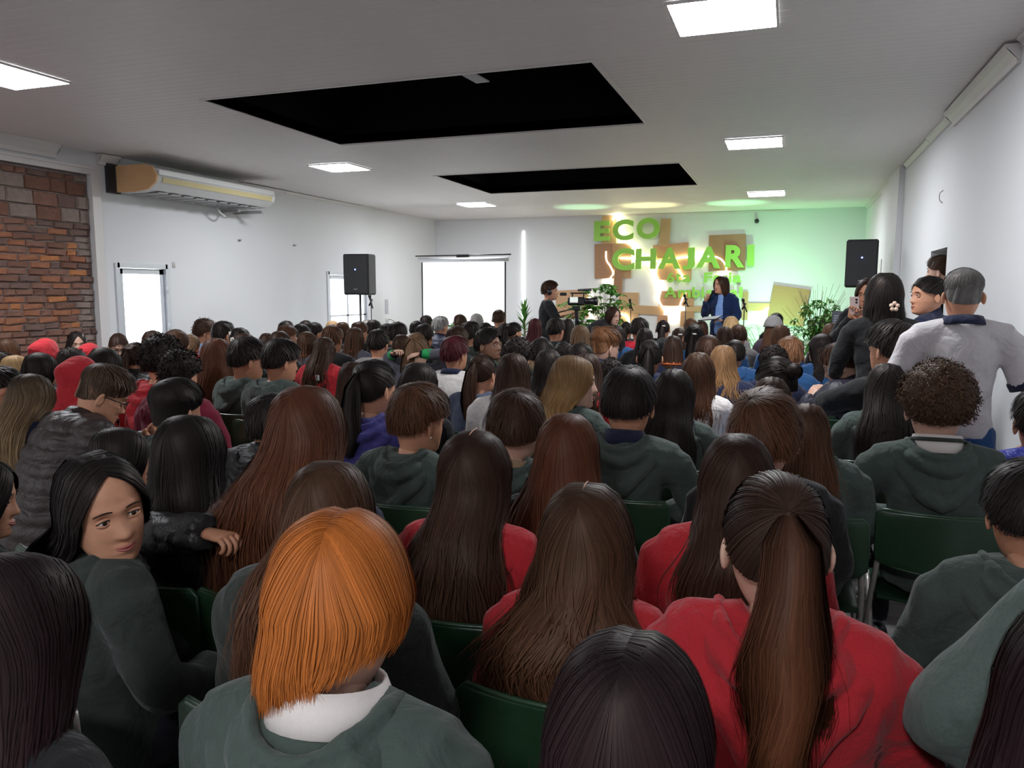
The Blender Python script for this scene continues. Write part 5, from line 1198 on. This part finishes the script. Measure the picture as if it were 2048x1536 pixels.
def extras(root,g,J,hd,sc,lab):
    W_=simple('white_cotton',(.66,.60,.57),.8,noise=.04,scale=300,bump=.05); 
    if 'polo collar' in lab or 'ginger bob' in lab: obj('collar',collar(J,.060 if 'polo' in lab else .052,.076),W_,root); 
    if 'polo collar' in lab:
        m=collar(J,.004,.0768,dip=.03); o=obj('collar_stripe',m,fabric('dkgreen'),root); o.location=(0,0,.046)
    if 'parted' in lab or 'long wavy brown' in lab:
        t=np.linspace(-.62,.15,9); D=nrm(np.stack([0*t+(.10 if 'parted' in lab else -.10)*.12,t,0*t+.80],1)); mb=MB(); tube(mb,hx(D*(np.array([EA,EB,EC])+.0125),J,hd),np.r_[.0005,np.full(7,.0022),.0005],6,.0016); obj('hair_parting',mb.mesh('hair_parting'),skinmat(1),root)
    if 'beige collar' in lab: obj('collar',collar(J,.035,.068),fabric('tan'),root)
    if 'navy collar' in lab: obj('collar',collar(J,.055,.072),fabric('navy'),root)
    if 'white shirt' in lab: obj('collar',collar(J,.035,.068),fabric('navy'),root)
    if 'orange-trimmed' in lab or 'orange trim' in lab or 'orange-navy' in lab:
        o=obj('orange_trim',collar(J,.012,.080,dip=.01),simple('orange_cloth',(.65,.13,.03),.8),g)
    if 'earring' in lab or 'bottom of the ear' in lab:
        for s in(-1,1): mb=MB(); ell(mb,hx(np.array([s*.090,-.008,-.045]),J,hd),(.0042,.0042,.0042),8,6); obj('earring',mb.mesh('earring'),simple('pearl',(.8,.78,.72),.2),root)
    if 'small tag' in lab:
        mb=MB(); n=J['neck']; bbox(mb,n[0]+.06,n[1]-.172,n[2]-.075,.035,.004,.045,.001); obj('tag',mb,simple('tag_grey',(.55,.55,.55),.5),g)
    if 'clip' in lab and 'clipped' not in lab or 'flower clip' in lab:
        mb=MB(); c=np.array([.02,-.125,.045]) if 'flower' not in lab else np.array([-.05,-.10,.075])
        if 'flower' in lab:
            for k in range(5): ell(mb,hx(c+np.array([.012*math.cos(k*1.257),0,.012*math.sin(k*1.257)]),J,hd),(.010,.006,.010),8,6)
        else: ell(mb,hx(c,J,hd),(.026,.008,.009),10,6)
        obj('hair_clip',mb.mesh('hair_clip'),simple('clip_pearl',(.75,.70,.62),.3),root)
    if 'arms raised' in lab:
        for a,b in(('elR','wrR'),('elL','wrL')):
            p,q=J[a],J[b]; d=q-p; mb=MB(); tube(mb,[p+d*.66,p+d*.72,p+d*.90,p+d*.96],[.040,.045,.042,.036],12); obj('green_cuff',mb.mesh('green_cuff'),simple('green_cloth',(.01,.32,.08),.8),g)
            mb=MB(); tube(mb,[p+d*.95,p+d*1.03],[.036,.033],12); obj('black_cuff',mb.mesh('black_cuff'),fabric('black'),g)

def localJ(x,y,z,byaw,J0,pts):
    """world points -> pose joints for a seated person whose head is at x,y,z"""
    sc=z/1.30; c=np.array([x,y,0]); R=rotm(math.radians(byaw)); r0=c-R@np.array([0,.03,0])*sc
    J=dict(J0)
    for k,p in pts.items(): J[k]=R.T@(np.array(p)-r0)/sc
    return J
TAB=[l.split('|') for l in PEOPLE.strip().splitlines()]
for i,a in enumerate(TAB):
    x,y,z,hk=map(float,a[:4]); style,hair,garm,col=a[4:8]; yaw,byaw=float(a[8]),float(a[9]); lab=a[10]
    kw={}
    for k,v in EX:
        if k in lab and not(k=='cheek shows' and 0): kw=dict(v)
    if math.hypot(x,y)<2.3 and 'lod' not in kw: kw['lod']=0
    if 'fringe and earring' in lab:
        kw['J']=localJ(x,y,z,byaw,J_sit(),dict(elR=at(318,1090,1.74),wrR=at(402,1092,1.66),haR=at(462,1106,1.64))); kw['J']['shR']=np.array([.185,-.01,.93])
    if i not in NOCHAIR: chair(x,y-.06,math.radians(byaw*.3),'green chair of the '+lab)
    extras(*person(x,y,z,hk,style,hair,garm,col,yaw,byaw,lab,seed=i,**kw),lab)
# ------------------------------------------------------------ people standing
def stander(px,top,Y,hk,style,hair,garm,col,yaw,byaw,label,J=None,zf=0,dx=0,**k):
    p=at(px,top,Y); k.setdefault('lod',1); k.setdefault('garhi',True)
    return person(p[0]+dx,p[1],p[2],hk,style,hair,garm,col,yaw,byaw,label,pose=k.pop('pose',label[:14]),J=J or J_stand(),zfloor=zf,group='people standing',jit=False,**k)
# presenter
J=J_stand(elR=(.25,.05,1.12),wrR=(.16,.22,1.33),haR=(.11,.235,1.40),elL=(-.25,.02,1.10),wrL=(-.12,.24,1.06),haL=(-.05,.28,1.07))
pr,g,J,hd,sc=stander(1443,552,11.9,1.05,'M','dkbrown','coat','blazer',138,160,'woman in navy blazer speaking into a microphone on stage',J,.15,face=True,skin=0,curl=1.0,o=dict(fall=.15),hints=dict(R=(-1,.3,0),L=(0,0,1)))
obj('shirt',garment('sweat','presenter',J,True),fabric('shirt'),pr,True)
obj('collar',collar(J,.03,.066),fabric('shirt'),pr)
def world(root,p): return np.array(root.matrix_world@Vector(p)) if False else np.array(Matrix.Translation(root.location)@root.rotation_euler.to_matrix().to_4x4()@Matrix.Scale(root.scale[0],4)@Vector(tuple(p)))
h=J['haR']; a_=world(pr,h+(.02,-.02,-.07)); b_=world(pr,h+(-.07,-.02,.09)); d=(b_-a_)
mb=MB(); tube(mb,[[0,0,0],d*.1,d*.72,d*.78,d*.80,d*.92,d],[.010,.013,.016,.018,.026,.026,.014],12); o=obj('microphone',mb.mesh('microphone'),blk2); o.location=a_; tag(o,'black handheld microphone held at the mouth by the woman in navy blazer','microphone')
c=world(pr,J['haL']+(.08,.05,.02)); mb=MB(); bbox(mb,0,0,0,.30,.21,.012,.003); o=obj('clipboard',mb,simple('board_dark',(.03,.03,.035),.4)); o.location=c; o.rotation_euler=(math.radians(-12),math.radians(6),math.radians(160)); tag(o,'dark clipboard held flat by the speaking woman in her lower hand','clipboard')
mb=MB(); bbox(mb,0,0,.008,.27,.19,.003,.001); p=obj('paper',mb,simple('paper',(.7,.7,.7),.7),o)
# cameraman
J=J_stand(elR=(.26,.10,1.14),wrR=(.13,.33,1.20),haR=(.08,.40,1.23),elL=(-.25,.12,1.16),wrL=(-.12,.36,1.24),haL=(-.06,.42,1.26))
cmn,g,J,hd,sc=stander(1100,563,11.0,1.05,'S','dkbrown','tee','black',-72,-62,'cameraman in black t-shirt wearing headphones',J,0,face=True,skin=0,belly=.02)
mb=MB(); t=np.linspace(-1.55,1.55,15); tube(mb,hx(np.stack([np.sin(t)*.104,0*t-.005,np.cos(t)*.150-.012],1),J,hd),.008,8); hp=obj('headphones',mb.mesh('headphones'),simple('black_plastic',(.01,.01,.012),.3),cmn)
for s in(-1,1): mb=MB(); ell(mb,(0,0,0),(.022,.034,.042),14,9); V=hx(mb.V[0]+np.array([s*.108,-.008,-.012]),J,hd); m=MB(); m.add(V,mb.Fq[0],mb.Ft[0]); obj('ear_cup',m.mesh('ear_cup'),simple('black_plastic',(.01,.01,.012),.3),hp)
# video camera and tripod (the camera stands on the tripod)
v=at(1154,594,11.0); BP_=simple('black_plastic',(.01,.01,.012),.3); GPm=simple('dark_grey_plastic',(.04,.04,.045),.4)
vc=empty('video_camera',(v[0],11.0,v[2]-.06),0); tag(vc,'black video camera on a tripod, pointed right by the cameraman','camera')
mb=MB(); bbox(mb,0,0,.0,.26,.11,.12,.02); obj('body',mb,BP_,vc)
mb=MB(); tube(mb,[(.12,0,.0),(.15,0,0),(.24,0,0),(.25,0,0),(.31,0,0)],[.045,.048,.048,.058,.062],16); obj('lens',mb.mesh('lens'),BP_,vc)
mb=MB(); bbox(mb,.02,0,.115,.24,.03,.022,.006); bbox(mb,-.07,0,.085,.02,.02,.06,.003); bbox(mb,.10,0,.085,.02,.02,.06,.003); obj('handle',mb,BP_,vc)
mb=MB(); bbox(mb,-.20,-.02,.10,.10,.045,.045,.01); obj('viewfinder',mb,BP_,vc)
mb=MB(); tube(mb,[(.02,-.03,.16),(.22,-.03,.165)],[.016,.020],10); obj('shotgun_microphone',mb.mesh('shotgun_microphone'),GPm,vc)
mb=MB(); bbox(mb,-.02,-.10,.02,.12,.012,.08,.004); obj('flip_screen',mb,simple('flip_screen',(.6,.65,.6),.4,emit=.6),vc)
tp=empty('camera_tripod',(v[0],11.0,0)); tag(tp,'black tripod under the video camera','tripod'); zt=v[2]-.13
mb=MB(); bbox(mb,0,0,zt-.03,.12,.10,.06,.01); tube(mb,[(0,0,zt-.22),(0,0,zt-.04)],.028,12); obj('head',mb,BP_,tp)
mb=MB(); tube(mb,[(-.04,-.02,zt-.04),(-.36,-.10,zt-.12)],.010,8); obj('pan_handle',mb.mesh('pan_handle'),BP_,tp)
for k in range(3): a=k*2.094+.3; mb=MB(); tube(mb,[(0,0,zt-.18),(.20*math.cos(a),.20*math.sin(a),zt*.45),(.42*math.cos(a),.42*math.sin(a),.01)],[.020,.017,.012],8); obj('leg',mb.mesh('leg'),BP_,tp)
# bending woman
J=J_stand(sp1=(0,.10,1.05),sp2=(0,.22,1.14),sp3=(0,.33,1.19),neck=(0,.42,1.21),shL=(-.16,.34,1.15),shR=(.16,.34,1.15),elL=(-.20,.44,.90),elR=(.20,.44,.90),wrL=(-.10,.58,.82),wrR=(.10,.58,.82),haL=(-.08,.66,.80),haR=(.08,.66,.80))
stander(1228,612,10.6,1.05,'L','dkbrown','sweat','black',-128,-88,'woman in black bending forward beside the stage, smiling sideways',J,0,face=True,skin=4,pitch=10,o=dict(fall=.20,back=.13))
# woman with phone
J=J_stand(elR=(.24,.10,1.16),wrR=(.06,.26,1.36),haR=(.03,.28,1.43),elL=(-.24,.12,1.14),wrL=(-.05,.27,1.33),haL=(-.02,.28,1.41))
ph,g,J,hd,sc=stander(1737,553,7.3,1.02,'L','dkbrown','sweat','black',160,158,'woman holding up a phone before her face',J,0,face=True,skin=1,pitch=12,curl=1.1,hints=dict(R=(0,-1,0),L=(0,-1,0)),o=dict(fall=.16))
c=world(ph,np.array([.02,.305,1.46])); mb=MB(); bbox(mb,0,0,0,.075,.010,.155,.006); o=obj('phone',mb,simple('phone_case',(.55,.42,.40),.4)); o.location=c; o.rotation_euler=(math.radians(-12),0,math.radians(160)); tag(o,'smartphone held upright in front of the standing woman\'s face','phone')
mb=MB(); 
for k in range(2): tube(mb,[(-.018,.005,.055-.024*k),(-.018,.009,.055-.024*k)],.009,12)
mb2=MB(); tube(mb2,[(.018,-.005,.05),(.018,-.009,.05)],.009,12); obj('camera_lens',mb.mesh('camera_lens'),BP_,o)
# woman in black sweater
J=J_stand(elL=(-.27,.06,1.08),wrL=(-.12,.26,1.14),haL=(-.04,.30,1.17),elR=(.27,.04,1.09),wrR=(.12,.26,1.12),haR=(.05,.30,1.14),shL=(-.185,-.005,1.355),shR=(.185,-.005,1.355))
r_,g,J,hd,sc=stander(1771,546,5.6,1.12,'M','black','turtle','black',2,0,'woman in black turtleneck seen from behind with a pearly hair clip',J,0,skin=4,lod=1,o=dict(fall=.15,w=(.092,.105,.094,.085),n=1.6),seed=4)
mb=MB(); q=np.array([.035,-.138,-.055])
for k in range(5): ell(mb,hx(q+np.array([.016*math.cos(k*1.257+.3),0,.018*math.sin(k*1.257+.3)]),J,hd),(.013,.008,.013),8,6)
obj('hair_clip',mb.mesh('hair_clip'),simple('clip_pink',(.72,.52,.40),.3),r_)
# man in the doorway
stander(1872,512,8.42,1.15,'S','dkbrown','coatneck','black',62,40,'man with short dark hair standing in the doorway',J_stand(),.19,dx=.05,face=True,skin=4,o=dict(vol=.6))
# woman in navy turtleneck
r_,g,J,hd,sc=stander(1858,553,6.1,1.05,'P','black','coatneck','navy',112,60,'woman with pulled-back hair and navy jacket with red shoulder patch',J_stand(elL=(-.26,.10,1.10),wrL=(-.14,.30,1.10),haL=(-.08,.37,1.12)),0,face=True,skin=0,o=dict(tail=.12,tailw=.02))
mb=MB(); ell(mb,J['shR']+(-.04,-.045,.045),(.05,.025,.028),10,7); obj('red_patch',mb.mesh('red_patch'),simple('red_cloth',(.6,.03,.05),.8),g)
# man in grey polo
J=J_stand(shL=(-.205,-.005,1.355),shR=(.205,-.005,1.355),elL=(-.29,.03,1.09),wrL=(-.20,.24,1.02),haL=(-.12,.31,1.02),elR=(.30,-.02,1.07),wrR=(.345,.10,.83),haR=(.34,.14,.745),sp1=(0,.01,1.04),knL=(-.10,.06,.49),anL=(-.12,.10,.09),knR=(.12,-.06,.49),anR=(.16,-.20,.09))
r_,g,J,hd,sc=stander(1929,540,4.55,.98,'S','greysalt','polo','polo',3,0,'grey-haired man in a light grey polo shirt and jeans standing by the wall',J,0,skin=0,lod=0,belly=.035,pants='denim',o=dict(vol=.75,mess=.7,fade=1),curl=1.3)
obj('collar',collar(J,.035,.078,dip=.035),fabric('navy'),g)
for s in'LR':
    a_,b_=J['sh'+s],J['el'+s]; P=[a_*.30+b_*.70,a_*.26+b_*.74,a_*.16+b_*.84]; mb=MB(); tube(mb,P,[.070,.0725,.068],18); obj('sleeve_band',mb.mesh('sleeve_band'),fabric('navy'),g)
a_,b_=J['elR'],J['wrR']; d=b_-a_; mb=MB(); tube(mb,[a_+d*.91,a_+d*.97],.029,16); wt=obj('wristwatch',mb.mesh('wristwatch'),simple('watch_steel',(.5,.5,.5),.25,metal=1),r_)
mb=MB(); ell(mb,a_+d*.94+(.024,-.012,0),(.010,.012,.016),12,7); obj('dial',mb.mesh('dial'),simple('watch_dial',(.1,.1,.12),.2),wt)
